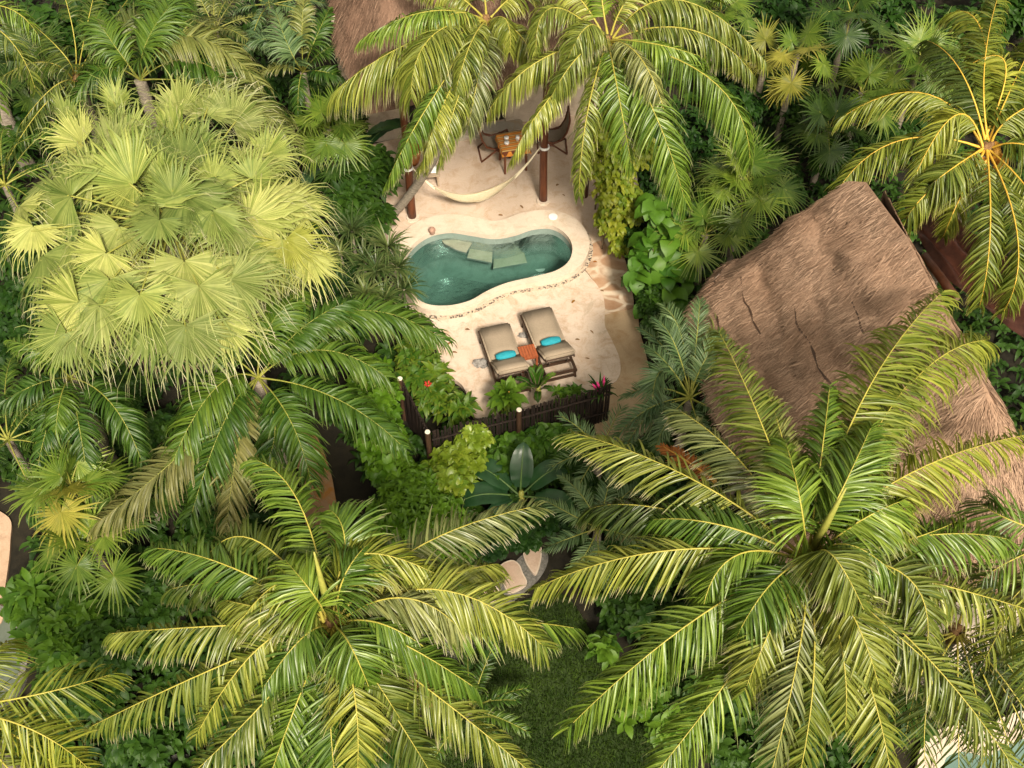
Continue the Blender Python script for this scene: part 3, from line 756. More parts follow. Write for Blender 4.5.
# water body
bm = bmesh.new(); wi = loc(offset_poly(pool_w, -.012)); A_ = [bm.verts.new((p.x, p.y, -.10)) for p in wi]; B_ = [bm.verts.new((p.x, p.y, -.94)) for p in wi]
f1 = bm.faces.new(A_); f2 = bm.faces.new(B_[::-1])
for i in range(npl): bm.faces.new((A_[i], B_[i], B_[(i + 1) % npl], A_[(i + 1) % npl]))
bmesh.ops.triangulate(bm, faces=[f1, f2]); bm_obj('pool_water', bm, M['water'], pool)
bm = bmesh.new(); p = at(540, 268, -.93) - pl; tube(bm, [(p.x, p.y, -.95), (p.x, p.y, -.92)], [.13, .12], 16); bm_obj('drain', bm, M['white'], pool)
bm = bmesh.new(); p = at(553, 217, .16); tube(bm, [(0, 0, 0), (0, 0, .02), (0, 0, .025)], [.10, .10, .08], 20)
o = bm_obj('skimmer_lid', bm, M['white']); o.location = (p.x, p.y, .161); tag(o, 'round white skimmer lid set in the pool rim', 'lid')
bm = bmesh.new(); jitter_ball(bm, (0, 0, .07), .075, 3, (1, 1, 1), .03, 3); tube(bm, [(0, 0, -.02), (0, 0, .03)], [.06, .05], 12)
o = bm_obj('globe_lamp', bm, M['logend'], None, True); p = at(433, 236, .16); o.location = (p.x - .02, p.y + .09, .18); tag(o, 'small tan ball lamp on the upper left pool rim', 'lamp')

# ------------------------------------------------------------------ thatch roof
def thatch(name, tops, bots, mat, parent, off, nu=10, nv=26, straw=26000, thick=.32, sag=.10, amp=.07, ln=.55, seams=(), seed=0):
    """loft between ridge points and eave points; straw strips lie down the slope"""
    off = Vector(off); U = len(tops); grid = []
    for s in range(U - 1):
        for k in range(nu if s < U - 2 else nu + 1):
            t = k / nu; a = tops[s].lerp(tops[s + 1], t); b = bots[s].lerp(bots[s + 1], t); row = []
            for v in range(nv + 1):
                f = v / nv; p = a.lerp(b, f); p.z -= sag * math.sin(math.pi * f) * 1.0
                row.append(p)
            grid.append(row)
    G = np.array([[V3(p) for p in r] for r in grid]); nU = len(G)
    du = np.gradient(G, axis=0); dv = np.gradient(G, axis=1); nn = nrm(np.cross(dv, du)); nn = np.where(nn[..., 2:3] < 0, -nn, nn)
    for i in range(nU):
        for j in range(nv + 1):
            q = Vector(G[i, j]); G[i, j] += nn[i, j] * amp * min(1, j / nv * 7) * (noise.noise(q * 1.3 + Vector((seed, 0, 0))) + .5 * noise.noise(q * 4.1)) + nn[i, j] * .045 * min(1, j / nv * 7) * (((j / nv * 5.5 + .5 * noise.noise(q * .9)) % 1) - .5)
    a = Acc(); V = G.reshape(-1, 3); i, j = np.meshgrid(np.arange(nU - 1), np.arange(nv), indexing='ij'); i0 = i * (nv + 1) + j
    Q = np.stack([i0, i0 + 1, i0 + nv + 2, i0 + nv + 1], -1).reshape(-1, 4)
    a.add(V, Q, np.zeros(len(V)), np.full(len(V), .25))
    # underside
    Vd = (G - nn * thick * .0 - np.array((0, 0, thick)) * np.linspace(.5, 1, nv + 1)[None, :, None]).reshape(-1, 3)
    a.add(Vd, Q[:, ::-1], np.zeros(len(V)), np.full(len(V), .1))
    for idx in ([k * (nv + 1) + nv for k in range(nU)], list(range(nv + 1)), [(nU - 1) * (nv + 1) + k for k in range(nv + 1)]):
        idx = np.array(idx); Vs = np.concatenate([V[idx], Vd[idx]]); m = len(idx)
        q = np.stack([np.arange(m - 1), np.arange(1, m), np.arange(1, m) + m, np.arange(m - 1) + m], -1)
        a.add(Vs, q, np.zeros(2 * m), np.full(2 * m, .2))
    # straw
    area = np.linalg.norm(np.cross(du, dv), axis=-1)[:-1, :-1].ravel(); pr = area / area.sum()
    pick = RNG.choice(len(pr), straw, p=pr); pi_, pj = pick // nv, pick % nv
    fu, fv = RNG.random(straw)[:, None], RNG.random(straw)[:, None]
    P = (G[pi_, pj] * (1 - fu) + G[pi_ + 1, pj] * fu) * (1 - fv) + (G[pi_, pj + 1] * (1 - fu) + G[pi_ + 1, pj + 1] * fu) * fv
    n_ = nn[pi_, pj]; dd = nrm(dv[pi_, pj]); sd = nrm(du[pi_, pj])
    lay = RNG.random(straw)
    D = nrm(dd + sd * RNG.normal(0, .24, (straw, 1)) + n_ * RNG.uniform(.0, .13, (straw, 1)))
    P = P + n_ * RNG.uniform(-.005, .02, (straw, 1))
    Wd = nrm(np.cross(n_, D) + RNG.normal(0, .35, (straw, 3)))
    lr = np.clip(RNG.normal(.5, .38, straw), 0, 1)
    V2, Q2, lt2, lr2 = strips(P, D, Wd, ln * RNG.uniform(.5, 1.2, straw), RNG.uniform(.005, .015, straw), np.full(straw, .05), prof=[.8, 1, .5], lr=lr)
    a.add(V2, Q2, lt2, lr2)
    ro = link(name, a.mesh(name, [M[mat]], off), parent)
    for (jf, i0_, i1_) in seams:  # added dark strips stand in for the dark cracks between thatch courses
        pts = []
        for i in range(i0_, i1_):
            jj = jf * nv + 1.2 * noise.noise(Vector((i * .35, jf * 9, 0))); j_ = int(jj); fr_ = jj - j_
            pts.append(Vector((G[i, j_] * (1 - fr_) + G[i, j_ + 1] * fr_) + nn[i, j_] * .004) - off)
        bm = bmesh.new(); tube(bm, pts, [.006 + .020 * abs(math.sin(k * 1.3 + jf * 7)) for k in range(len(pts))], 5); bm_obj('course_seam', bm, M['dkwood'], ro)
    return ro

# villa ------------------------------------------------------------------------
VO = at(413, 218, 0); vu = Vector((.983, .184, 0)); vv = Vector((-.184, .983, 0))
def vil(u, v, z=0): return VO + vu * u + vv * v + Vector((0, 0, z))
VR = Matrix((vu, vv, (0, 0, 1))).transposed()
villa = thing('villa', 'cream plastered villa with brown thatched roof behind the patio', 'house', vil(2, 2.8))
vloc = villa.location
tops = [vil(.8, 4.4, 6.2), vil(.8, 4.1, 6.4), vil(.9, 3.9, 6.5), vil(1.6, 3.9, 6.55), vil(3.6, 3.9, 6.5), vil(3.7, 4.1, 6.4), vil(3.7, 4.4, 6.2)]
bots = [vil(-1.05, 7.6, 3.3), vil(-1.05, 2.0, 3.3), vil(-.72, -.12, 3.34), vil(1.5, -.15, 3.60), vil(4.6, -.15, 3.66), vil(5.4, 1.5, 3.6), vil(5.5, 7.6, 3.6)]
thatch('roof', tops, bots, 'thatch2', villa, vloc, 12, 30, 80000, ln=.26, seed=3)
def vbox(name, u0, u1, v0, v1, z0, z1, mat, parent=villa, bev=.0):
    bm = bmesh.new(); c = vil((u0 + u1) / 2, (v0 + v1) / 2, (z0 + z1) / 2) - vloc
    box(bm, c, (abs(u1 - u0), abs(v1 - v0), z1 - z0), VR, bev)
    return bm_obj(name, bm, mat, parent)
wv = 2.82
vbox('wall', -1.15, .32, wv, wv + .2, -.1, 3.3, M['plaster'], bev=.02)
vbox('wall', 2.62, 5.0, wv, wv + .2, -.1, 3.5, M['plaster'], bev=.02)
vbox('wall', .32, 2.62, wv + .005, wv + .195, 2.35, 3.5, M['plaster'])
vbox('wall', -.70, -.50, wv + .2, 7.2, -.1, 3.5, M['plaster'])
vbox('wall', 4.8, 5.0, wv + .2, 7.2, -.1, 3.5, M['plaster'])
vbox('wall', -.49, 4.79, 7.0, 7.2, -.1, 3.5, M['plaster'])
vbox('interior_floor', -.49, 4.79, wv + .21, 6.99, -.05, .05, M['inside'])
dr = vbox('sliding_door', .32, 2.62, wv + .06, wv + .14, .16, .24, M['blackmetal'])
for u in (.36, 1.10, 1.86, 2.58): vbox('frame', u - .04, u + .04, wv + .06, wv + .14, .24, 2.35, M['blackmetal'], dr)
for u0, u1 in ((.40, 1.06), (1.90, 2.54)): vbox('pane', u0, u1, wv + .095, wv + .105, .24, 2.35, M['glass'], dr)
vbox('door_step', .1, 3.0, wv - .42, wv - .002, -.05, .12, M['stepstone'], bev=.03)
vbox('bed_base', .9, 2.3, 4.2, 6.2, .06, .55, M['plaster'], bev=.04)
bm = bmesh.new()
for u in (-.7, 4.5):
    box(bm, vil(u, wv - .03, 2.95) - vloc, (.12, .06, .12), VR)
bm.free()
for (px, py, lean) in ((413, 218, 0), (543, 201, 0)):
    b = at(px, py, 0); bm = bmesh.new()
    pts, rad = [], []
    for i in range(13):
        t = i / 12; pts.append(Vector((b.x + .015 * math.sin(t * 5 + px), b.y + .015 * math.cos(t * 4), t * 3.25)) - vloc); rad.append(.095 - .02 * t)
    tube(bm, pts, rad, 10); post = bm_obj('post', bm, M['wood'], villa, True)
    bm = bmesh.new(); tube(bm, [Vector((b.x, b.y, .0)) - vloc, Vector((b.x, b.y, .035)) - vloc], [.16, .145], 16); bm_obj('post_foot', bm, M['coping'], post)
bm = bmesh.new(); tube(bm, [vil(-.5, .12, 3.16) - vloc, vil(2, .12, 3.3) - vloc, vil(4.4, .12, 3.3) - vloc], .075, 8); bm_obj('beam', bm, M['wood'], villa, True)
for v in (0.05,):
    pass
bm = bmesh.new()
b2 = vil(3.9, 0, 0); tube(bm, [b2 - vloc, b2 - vloc + Vector((0, 0, 3))], [.09, .075], 10); bm_obj('post', bm, M['wood'], villa, True)

# neighbouring hut ------------------------------------------------------------
hut_c = at(850, 330, 0)
hut = thing('thatched_hut', 'low round-ended hut under a big brown thatched roof beside the path', 'hut', Vector((6.2, 10.6, -.1)))
hloc = hut.location
Rf, Rm, Rn = at(866, 184, 5.3), at(908, 238, 5.35), at(988, 392, 4.75)
tops = [at(848, 181, 5.12), at(866, 182, 5.30), Rm, Rn, Rn, Rn, Rm, at(884, 190, 5.28)]
bots = [at(720, 272, 2.5), at(690, 304, 2.3), at(715, 400, 2.2), at(790, 560, 2.2), at(985, 585, 2.2), Vector((8.9, 8.0, 2.2)), Vector((7.9, 11.0, 2.3)), Vector((7.0, 13.4, 2.4))]
thatch('roof', tops, bots, 'thatch', hut, hloc, 12, 34, 125000, thick=.36, sag=.05, amp=.10, ln=.24, seams=((.52, 13, 34), (.70, 13, 22), (.88, 3, 20), (.30, 20, 30)), seed=9)
# gable fill at the far end and round wall below
bm = bmesh.new()
wallpts = [Vector((3.9, 12.9, 0)), Vector((4.4, 9.4, 0)), Vector((5.6, 7.3, 0)), Vector((7.4, 7.2, 0)), Vector((8.3, 8.6, 0)), Vector((7.5, 11.0, 0)), Vector((6.7, 12.7, 0))]
n = len(wallpts)
for i in range(n):
    a, b = wallpts[i] - hloc, wallpts[(i + 1) % n] - hloc
    bm.faces.new([bm.verts.new((a.x, a.y, 0)), bm.verts.new((b.x, b.y, 0)), bm.verts.new((b.x, b.y, 2.5)), bm.verts.new((a.x, a.y, 2.5))])
bmesh.ops.remove_doubles(bm, verts=bm.verts, dist=1e-4)
bmesh.ops.solidify(bm, geom=bm.faces[:], thickness=.12)
bm_obj('wall', bm, M['plaster'], hut)
bm = bmesh.new()
for i in range(3):
    q = Vector((4.4 + i * 1.4, 12.95 + .05 * i, 0)) - hloc; tube(bm, [q, q + Vector((0, 0, 3.0))], [.08, .07], 8)
bm_obj('post', bm, M['wood'], hut)

# crumpled tarpaulin on the back of the hut roof ----------------------------------
t0, tc_, t1 = at(900, 206, 3.3), at(935, 312, 3.2), at(1075, 366, 3.1)
side = Vector((.80, .60, .05)).normalized()
bm = bmesh.new(); nu_, nv_ = 60, 22; vs = []
for i in range(nu_ + 1):
    t = i / nu_; base = t0 * (1 - t) ** 2 + tc_ * 2 * t * (1 - t) + t1 * t * t; row = []
    wdt = .7 + 1.3 * t
    for j in range(nv_ + 1):
        s = j / nv_; p = base + side * (s * wdt) + Vector((0, 0, .10))
        fold = math.sin(s * 16 + t * 2.5 + 2.0 * noise.noise(Vector((t * 4, s * 2, 0)))) * .07 + .12 * noise.noise(Vector((t * 6, s * 5, 3.1)))
        p += Vector((.0, .1, 1)) * fold; p -= (t1 - t0).normalized() * .1 * noise.noise(Vector((s * 7, t * 3, 9))); row.append(bm.verts.new(p - t0))
    vs.append(row)
for i in range(nu_):
    for j in range(nv_): bm.faces.new((vs[i][j], vs[i][j + 1], vs[i + 1][j + 1], vs[i + 1][j]))
bmesh.ops.solidify(bm, geom=bm.faces[:], thickness=.012)
o = bm_obj('tarpaulin', bm, M['tarp'], None, True); o.location = t0; tag(o, 'crumpled dark brown tarpaulin lying over the far side of the hut roof', 'tarpaulin')
pa, pb = at(924, 255, 3.45), at(956, 299, 3.4)
bm = bmesh.new(); tube(bm, [Vector((0, 0, 0)), (pb - pa) * .5 + Vector((0, 0, .01)), pb - pa], [.07, .075, .08], 12); tube(bm, [pb - pa + (pb - pa).normalized() * .001, pb - pa + (pb - pa).normalized() * .01], [.074, .07], 12)
for f in bm.faces: f.material_index = 1 if (f.calc_center_median() - (pb - pa)).length < .03 else 0
o = bm_obj('log', bm, [M['wood'], M['logend']], None, True); o.location = pa; tag(o, 'round timber log with pale cut end beside the hut roof', 'log')

# ------------------------------------------------------------------ fence
def fence(name, label, pts, h, postcaps):
    root = thing(name, label, 'fence', pts[0], 'dark palisade fences round the sun deck'); b = pts[0]
    bm = bmesh.new(); L = 0
    for p, q in zip(pts, pts[1:]):
        d = q - p; m = int(d.length / .055); dn = d.normalized()
        for k in range(m):
            c = p + d * ((k + .5) / m) - b; hh = h + random.uniform(-.05, .03)
            r = random.uniform(.022, .030); ln = Vector((random.uniform(-.02, .02), random.uniform(-.02, .02), 0))
            tube(bm, [c + Vector((0, 0, -.1)), c + ln * .5 + Vector((0, 0, hh * .5)), c + ln + Vector((0, 0, hh))], [r, r, r * .8], 6)
    bm_obj('palisade', bm, M['fence'], root)
    bm = bmesh.new()
    for p, q in zip(pts, pts[1:]):
        for z in (.3, h - .2):
            s = (q - p).normalized().cross(Vector((0, 0, 1))) * .045
            tube(bm, [p - b + s + Vector((0, 0, z)), q - b + s + Vector((0, 0, z))], .022, 6)
    bm_obj('rail', bm, M['fence'], root)
    for c in postcaps:
        p = c - b; s = Vector((0, -.07, 0))
        bm = bmesh.new(); tube(bm, [p + s + Vector((0, 0, -.1)), p + s + Vector((0, 0, h + .10))], [.052, .048], 12)
        po = bm_obj('post', bm, M['dkwood'], root)
        bm = bmesh.new(); tube(bm, [p + s + Vector((0, 0, h + .101)), p + s + Vector((0, 0, h + .112))], [.050, .044], 12); bm_obj('post_cap', bm, M['capwhite'], po)
FH = 1.05
def fpt(px, py): q = at(px, py, FH); q.z = 0; return q
fc = fpt(428, 432); f1 = fpt(519, 410); f2 = fpt(612, 385); f0 = fpt(400, 378)
fence('palisade_fence', 'long dark palisade fence in front of the sun loungers', [fc + (f1 - fc).normalized() * .05, f1, f2], FH, [fc, f1])
fence('palisade_fence', 'short dark palisade fence running away from the corner post', [fc - (fc - f0).normalized() * .05, f0], FH, [f0 + (fc - f0) * .02])

# ------------------------------------------------------------------ loungers
def rotz(a): return Matrix.Rotation(a, 3, 'Z')
def make_lounger(label, head_px, foot_px):
    """foot_px: middle of the far (pool side) end, head_px: middle of the crease, both at cushion height"""
    a = at(*foot_px, .36); c = at(*head_px, .36); d = (c - a); d.z = 0; yaw = math.atan2(d.y, d.x) - math.pi / 2
    root = thing('sun_lounger', label, 'sun lounger', Vector((a.x, a.y, 0)), 'pair of sun loungers on the sun deck', yaw)
    W, Lf, Lb, an = .62, d.length, .68, R(31)
    bm = bmesh.new()
    for s in (-1, 1): box(bm, (s * W / 2, (Lf + Lb) / 2 - .02, .23), (.045, Lf + Lb, .07), None, .006)
    for y in (.03, Lf * .5, Lf - .02, Lf + Lb * .55, Lf + Lb - .05): box(bm, (0, y, .225), (W - .05, .05, .05), None, .005)
    bm_obj('frame', bm, M['dkwood'], root)
    for s in (-1, 1):
        for y in (.12, Lf + Lb - .12):
            bm = bmesh.new(); tube(bm, [(s * (W / 2 - .0), y, .20), (s * (W / 2 + .005), y + (.06 if y > 1 else -.04), 0)], [.03, .024], 8); bm_obj('leg', bm, M['dkwood'], root)
    bm = bmesh.new(); box(bm, (0, Lf + Lb - .065, .055), (W, .035, .05), None, .006); bm_obj('stretcher', bm, M['dkwood'], root)
    bm = bmesh.new(); rr = Matrix.Rotation(an, 3, 'X')
    for k in range(7): box(bm, Vector((0, Lf, .265)) + rr @ Vector((0, .06 + k * .095, 0)), (W - .02, .06, .02), rr, .004)
    for s in (-1, 1): box(bm, Vector((s * (W / 2 - .03), Lf, .25)) + rr @ Vector((0, Lb / 2, 0)), (.03, Lb, .04), rr, .005)
    box(bm, (W * .3, Lf + .42, .30), (.025, .03, .25), Matrix.Rotation(R(-25), 3, 'X')); box(bm, (-W * .3, Lf + .42, .30), (.025, .03, .25), Matrix.Rotation(R(-25), 3, 'X'))
    bm_obj('backrest_frame', bm, M['dkwood'], root)
    def cush(name, c, s, rot):
        bm = bmesh.new(); box(bm, (0, 0, 0), s, None, .035)
        bmesh.ops.subdivide_edges(bm, edges=bm.edges[:], cuts=2, use_grid_fill=True)
        for v in bm.verts:
            k = (1 - (2 * v.co.x / s[0]) ** 2) * (1 - (2 * v.co.y / s[1]) ** 2)
            if v.co.z > 0: v.co.z += .015 * max(0, k) + .004 * noise.noise(v.co * 7)
            v.co = rot @ v.co + Vector(c)
        return bm_obj(name, bm, M['cushion'], root, True)
    cush('seat_cushion', (0, Lf / 2, .325), (W + .02, Lf + .01, .10), Matrix.Identity(3))
    cush('back_cushion', Vector((0, Lf, .315)) + rr @ Vector((0, Lb / 2 + .01, .035)), (W + .02, Lb, .10), rr)
    return root, yaw, Lf
def bolster(label, lg):
    root, yaw, Lf = lg; m = Matrix.Rotation(yaw, 3, 'Z')
    bm = bmesh.new(); jitter_ball(bm, (0, 0, 0), 1, 3, (.21, .10, .065), .08, Lf)
    for v in bm.verts: v.co.x = max(-.20, min(.20, v.co.x * 1.12))
    o = bm_obj('bolster_pillow', bm, M['turq'], None, True)
    o.location = root.location + m @ Vector((.0, Lf - .02, .455)); o.rotation_euler = (R(8), 0, yaw)
    tag(o, label, 'pillow', 'turquoise pillows on the loungers')
l1 = make_lounger('taupe cushioned sun lounger left of the little side table', (506, 359), (494, 325))
l2 = make_lounger('taupe cushioned sun lounger right of the little side table', (551, 345), (536, 309))
bolster('turquoise pillow on the lounger left of the side table', l1)
bolster('turquoise pillow on the lounger right of the side table', l2)
p = at(528, 352, .42); st = thing('side_table', 'small orange-brown wooden side table between the two loungers', 'side table', Vector((p.x, p.y, 0)), None, l1[1])
bm = bmesh.new()
for k in range(6): box(bm, (-.14 + k * .056, 0, .42), (.051, .34, .022), None, .004)
bm_obj('tabletop', bm, M['tablewood'], st)
for sx in (-1, 1):
    for sy in (-1, 1):
        bm = bmesh.new(); box(bm, (sx * .14, sy * .14, .204), (.04, .04, .408), None, .004); bm_obj('leg', bm, M['tablewood'], st)
bm = bmesh.new()
for s in (-1, 1): box(bm, (0, s * .14, .10), (.24, .025, .035), None, .003); box(bm, (0, s * .14, .385), (.24, .022, .045), None, .003)
bm_obj('stretcher', bm, M['tablewood'], st)

# rocks and marks on the deck
for (px, py, r, lb) in ((481, 364, .13, 'grey rock lying on the deck beside the left lounger'), (523, 336, .08, 'small grey stone on the deck between the loungers')):
    bm = bmesh.new(); jitter_ball(bm, (0, 0, .02), r, 3, (1.1, .8, .55), .7, px); o = bm_obj('rock', bm, M['rock'], None, False); o.location = at(px, py, 0); tag(o, lb, 'rock', 'stones on the sun deck')

# ------------------------------------------------------------------ hammock, table and chairs
ha, hb = at(408.5, 177, 1.35), at(544.5, 158, 1.45)
ha = Vector((at(413, 218, 0).x + .09, at(413, 218, 0).y, 1.45)); hb = Vector((at(543, 201, 0).x - .09, at(543, 201, 0).y, 1.55))
ham = thing('hammock', 'cream cotton hammock slung between two wooden posts on the patio', 'hammock', Vector(((ha.x + hb.x) / 2, (ha.y + hb.y) / 2, 0)))
hm = (ha + hb) / 2; hm.z = .42; hm += Vector((-.05, -.12, 0)); hc = mid_to_ctrl(ha, hm, hb)
def hp(t): return ha * (1 - t) ** 2 + hc * 2 * t * (1 - t) + hb * t * t
bm = bmesh.new(); rows = []; nn_ = 40
sd = Vector((vv.x, vv.y, .35)).normalized()
for i in range(nn_ + 1):
    t = .16 + .66 * i / nn_; p = hp(t) - ham.location; w = .20 * math.sin(math.pi * (i / nn_)) ** .8 + .03; row = []
    for j in range(9):
        s = j / 8 * 2 - 1; row.append(bm.verts.new(p + sd * s * w * .5 + Vector((0, 0, .22 * s * s * w + .012 * math.sin(j * 2.6 + i * .2)))))
    rows.append(row)
for i in range(nn_):
    for j in range(8): bm.faces.new((rows[i][j], rows[i][j + 1], rows[i + 1][j + 1], rows[i + 1][j]))
bmesh.ops.solidify(bm, geom=bm.faces[:], thickness=.01)
bm_obj('cloth', bm, M['cream'], ham, True)
for (t0_, t1_) in ((0, .17), (.81, 1)):
    bm = bmesh.new()
    for k in (-1, 0, 1):
        pts = [hp(t0_ + (t1_ - t0_) * q / 5) - ham.location for q in range(6)]
        for q, pt in enumerate(pts):
            e = q / 5 if t0_ == 0 else 1 - q / 5; pt += sd * k * .03 * e
        tube(bm, pts, .012, 5)
    bm_obj('rope', bm, M['cream'], ham)
for e in (ha, hb):
    bm = bmesh.new(); c = e + Vector((.09 if e is hb else -.09, 0, 0)) - ham.location
    for z in (-.02, .0, .02):
        pts = [c + Vector((math.cos(k * .5236) * .098, math.sin(k * .5236) * .098, z)) for k in range(13)]
        tube(bm, pts, .011, 5, False)
    bm_obj('knot', bm, M['white'], ham)

def table():
    p = at(513, 140, .74); root = thing('patio_table', 'small patio table under an orange striped cloth by the villa door', 'table', Vector((p.x, p.y, 0)), None, R(14))
    bm = bmesh.new(); box(bm, (0, 0, .70), (.62, .62, .03), None, .008); bm_obj('tabletop', bm, M['wood'], root)
    for sx in (-1, 1):
        for sy in (-1, 1):
            bm = bmesh.new(); box(bm, (sx * .25, sy * .25, .342), (.045, .045, .684), None, .005); bm_obj('leg', bm, M['wood'], root)
    cl = bmesh.new(); nn2 = 20; vs = []
    for i in range(nn2 + 1):
        row = []
        for j in range(nn2 + 1):
            x = -.46 + .92 * i / nn2; y = -.46 + .92 * j / nn2; ex = max(0, abs(x) - .315); ey = max(0, abs(y) - .315); z = .721
            xx, yy = max(-.322, min(.322, x)), max(-.322, min(.322, y))
            if ex or ey:
                z -= max(ex, ey) + .3 * min(ex, ey); xx += math.copysign(ex * .12 + .01 * math.sin(y * 30), x) if ex else 0; yy += math.copysign(ey * .12 + .01 * math.sin(x * 30), y) if ey else 0
            row.append(cl.verts.new((xx, yy, z)))
        vs.append(row)
    for i in range(nn2):
        for j in range(nn2): cl.faces.new((vs[i][j], vs[i][j + 1], vs[i + 1][j + 1], vs[i + 1][j]))
    o = bm_obj('tablecloth', cl, M['stripe'], None, True); o.location = root.location; o.rotation_euler = (0, 0, R(14)); tag(o, 'orange and brown striped cloth draped over the patio table', 'tablecloth')
    for k, (x, y, hh, rr, lb) in enumerate(((-.14, .06, .09, .055, 'white cup nearest the villa wall on the striped cloth'), (-.17, -.09, .07, .06, 'white bowl at the near edge of the striped cloth'), (.1, -.02, .12, .045, 'white jug in the middle of the striped cloth'))):
        bm = bmesh.new(); tube(bm, [(0, 0, 0), (0, 0, hh * .5), (0, 0, hh)], [rr * .7, rr, rr * .95], 16)
        bmesh.ops.translate(bm, verts=bm.verts, vec=(0, 0, 0))
        o = bm_obj('crockery', bm, M['white'], None, True); q = rotz(R(14)) @ Vector((x, y, .726)); o.location = root.location + q; tag(o, lb, 'crockery', 'white crockery on the patio table')
table()
def make_chair(label, px, py, yaw):
    p = at(px, py, 0); root = thing('folding_chair', label, 'chair', p, 'wooden sling chairs at the patio table', yaw)
    def arc(x):  # side profile in y,z : seat front to back top
        return [(x, -.36, .44), (x, -.18, .36), (x, .02, .32), (x, .20, .40), (x, .31, .62), (x, .36, .88), (x, .37, .98)]
    for x in (-.25, .25):
        bm = bmesh.new(); tube(bm, arc(x), .024, 8); bm_obj('side_rail', bm, M['wood'], root, True)
        bm = bmesh.new(); tube(bm, [(x * .9, -.34, 0), (x * .9, -.05, .24), (x * .9, .16, .38)], .022, 8); bm_obj('leg', bm, M['wood'], root, True)
        bm = bmesh.new(); tube(bm, [(x * 1.08, .34, 0), (x * 1.08, .05, .24), (x * 1.08, -.2, .37)], .022, 8); bm_obj('leg', bm, M['wood'], root, True)
    bm = bmesh.new()
    for (y, z) in ((-.34, .02), (.34, .02), (-.36, .44), (.37, .98), (0, .24)): tube(bm, [(-.25, y, z), (.25, y, z)], .02, 8)
    bm_obj('crossbar', bm, M['wood'], root, True)
    bm = bmesh.new(); pr_ = arc(0); rows = []
    fine = []
    for i in range(len(pr_) - 1):
        for k in range(4):
            t = k / 4; fine.append((pr_[i][1] * (1 - t) + pr_[i + 1][1] * t, pr_[i][2] * (1 - t) + pr_[i + 1][2] * t))
    for (y, z) in fine: rows.append([bm.verts.new((-.235 + .47 * j / 6, y + .03 * (1 - (j / 3 - 1) ** 2), z - .035 * (1 - (j / 3 - 1) ** 2))) for j in range(7)])
    for a_, b_ in zip(rows, rows[1:]):
        for j in range(6): bm.faces.new((a_[j], a_[j + 1], b_[j + 1], b_[j]))
    bmesh.ops.solidify(bm, geom=bm.faces[:], thickness=.008)
    bm_obj('sling_seat', bm, M['sling'], root, True)
make_chair('brown wooden sling chair facing the striped table from the door side', 494, 153, R(100))
make_chair('brown wooden sling chair behind the right patio post', 552, 147, R(-88))

p = at(424, 172, .35); bn = thing('low_bench', 'low weathered wooden bench beside the left patio post', 'bench', Vector((p.x, p.y, 0)), None, R(8))
bm = bmesh.new()
for k in range(4): box(bm, (0, -.15 + k * .1, .35), (.7, .09, .025), None, .004)
bm_obj('seat', bm, M['greywood'], bn)
for sx in (-1, 1):
    for sy in (-1, 1):
        bm = bmesh.new(); box(bm, (sx * .3, sy * .14, .168), (.05, .05, .336), None, .004); bm_obj('leg', bm, M['greywood'], bn)
bm = bmesh.new()
for k in range(3): box(bm, (0, 0, .02 + k * .034), (.34 - .02 * k, .24, .032), Matrix.Rotation(.1 * k, 3, 'Z'), .012)
o = bm_obj('folded_towel', bm, M['white'], None, True); o.location = bn.location + Vector((.12, .05, .364)); tag(o, 'folded white towel on the low wooden bench', 'towel')
p = at(413, 163, 0); bm = bmesh.new()
prof = [(.12, 0), (.17, .15), (.2, .34), (.22, .36), (.22, .42), (.19, .42), (.18, .36)]
rings = [[bm.verts.new((r * math.cos(k * math.pi / 10), r * math.sin(k * math.pi / 10), z)) for k in range(20)] for r, z in prof]
for a_, b_ in zip(rings, rings[1:]):
    for k in range(20): bm.faces.new((a_[k], a_[(k + 1) % 20], b_[(k + 1) % 20], b_[k]))
bm.faces.new(rings[0][::-1]); bm.faces.new(rings[-1])
o = bm_obj('terracotta_pot', bm, M['terracotta'], None, True); o.location = p; tag(o, 'orange terracotta pot standing by the left patio post', 'pot')

# ------------------------------------------------------------------ other ground pieces
slab('gravel_path', outline([(440, 640), (470, 600), (500, 575), (528, 548), (548, 552), (540, 575), (512, 600), (485, 628), (465, 660)], 0), -.095, .1, M['greypath'])
for k, (pts, lb) in enumerate((([(524, 550), (533, 544), (541, 546), (541, 560), (536, 574), (529, 568), (524, 558)], 'long stepping stone nearest the banana plant on the gravel path'),
                 ([(499, 567), (511, 560), (519, 564), (523, 573), (527, 583), (518, 590), (508, 592), (503, 582)], 'broad middle stepping stone on the gravel path'),
                 ([(482, 590), (488, 579), (494, 584), (500, 592), (498, 600), (490, 602), (480, 598)], 'smallest stepping stone, partly under a palm frond'))):
    pp = outline(pts, -.04, True, 4); c = sum(pp, Vector()) / len(pp)
    root = thing('stepping_stone', lb, 'stepping stone', Vector((c.x, c.y, -.09)), 'stepping stones on the gravel path')
    q = [Vector((v.x - c.x, v.y - c.y, 0)) for v in pp]
    slab('stone', offset_poly(q, -.022), .05, .08, M['stone'], root); ring('rim', offset_poly(q, -.022), q, .052, .08, M['stone_rim'], root)
lawn_p = outline([(455, 640), (500, 610), (560, 590), (600, 640), (655, 690), (690, 800), (440, 800), (430, 720)], 0)
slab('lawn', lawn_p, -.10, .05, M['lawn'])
slab('rust_path', outline([(292, 430), (314, 432), (330, 470), (342, 520), (380, 580), (420, 640), (440, 690), (425, 705), (400, 680), (350, 610), (310, 540), (300, 480)], 0), -.06, .06, M['rustpath'])
slab('path', outline([(-60, 500), (3, 512), (9, 540), (3, 590), (-4, 625), (-60, 640)], 0), -.06, .06, M['pinkpath'])
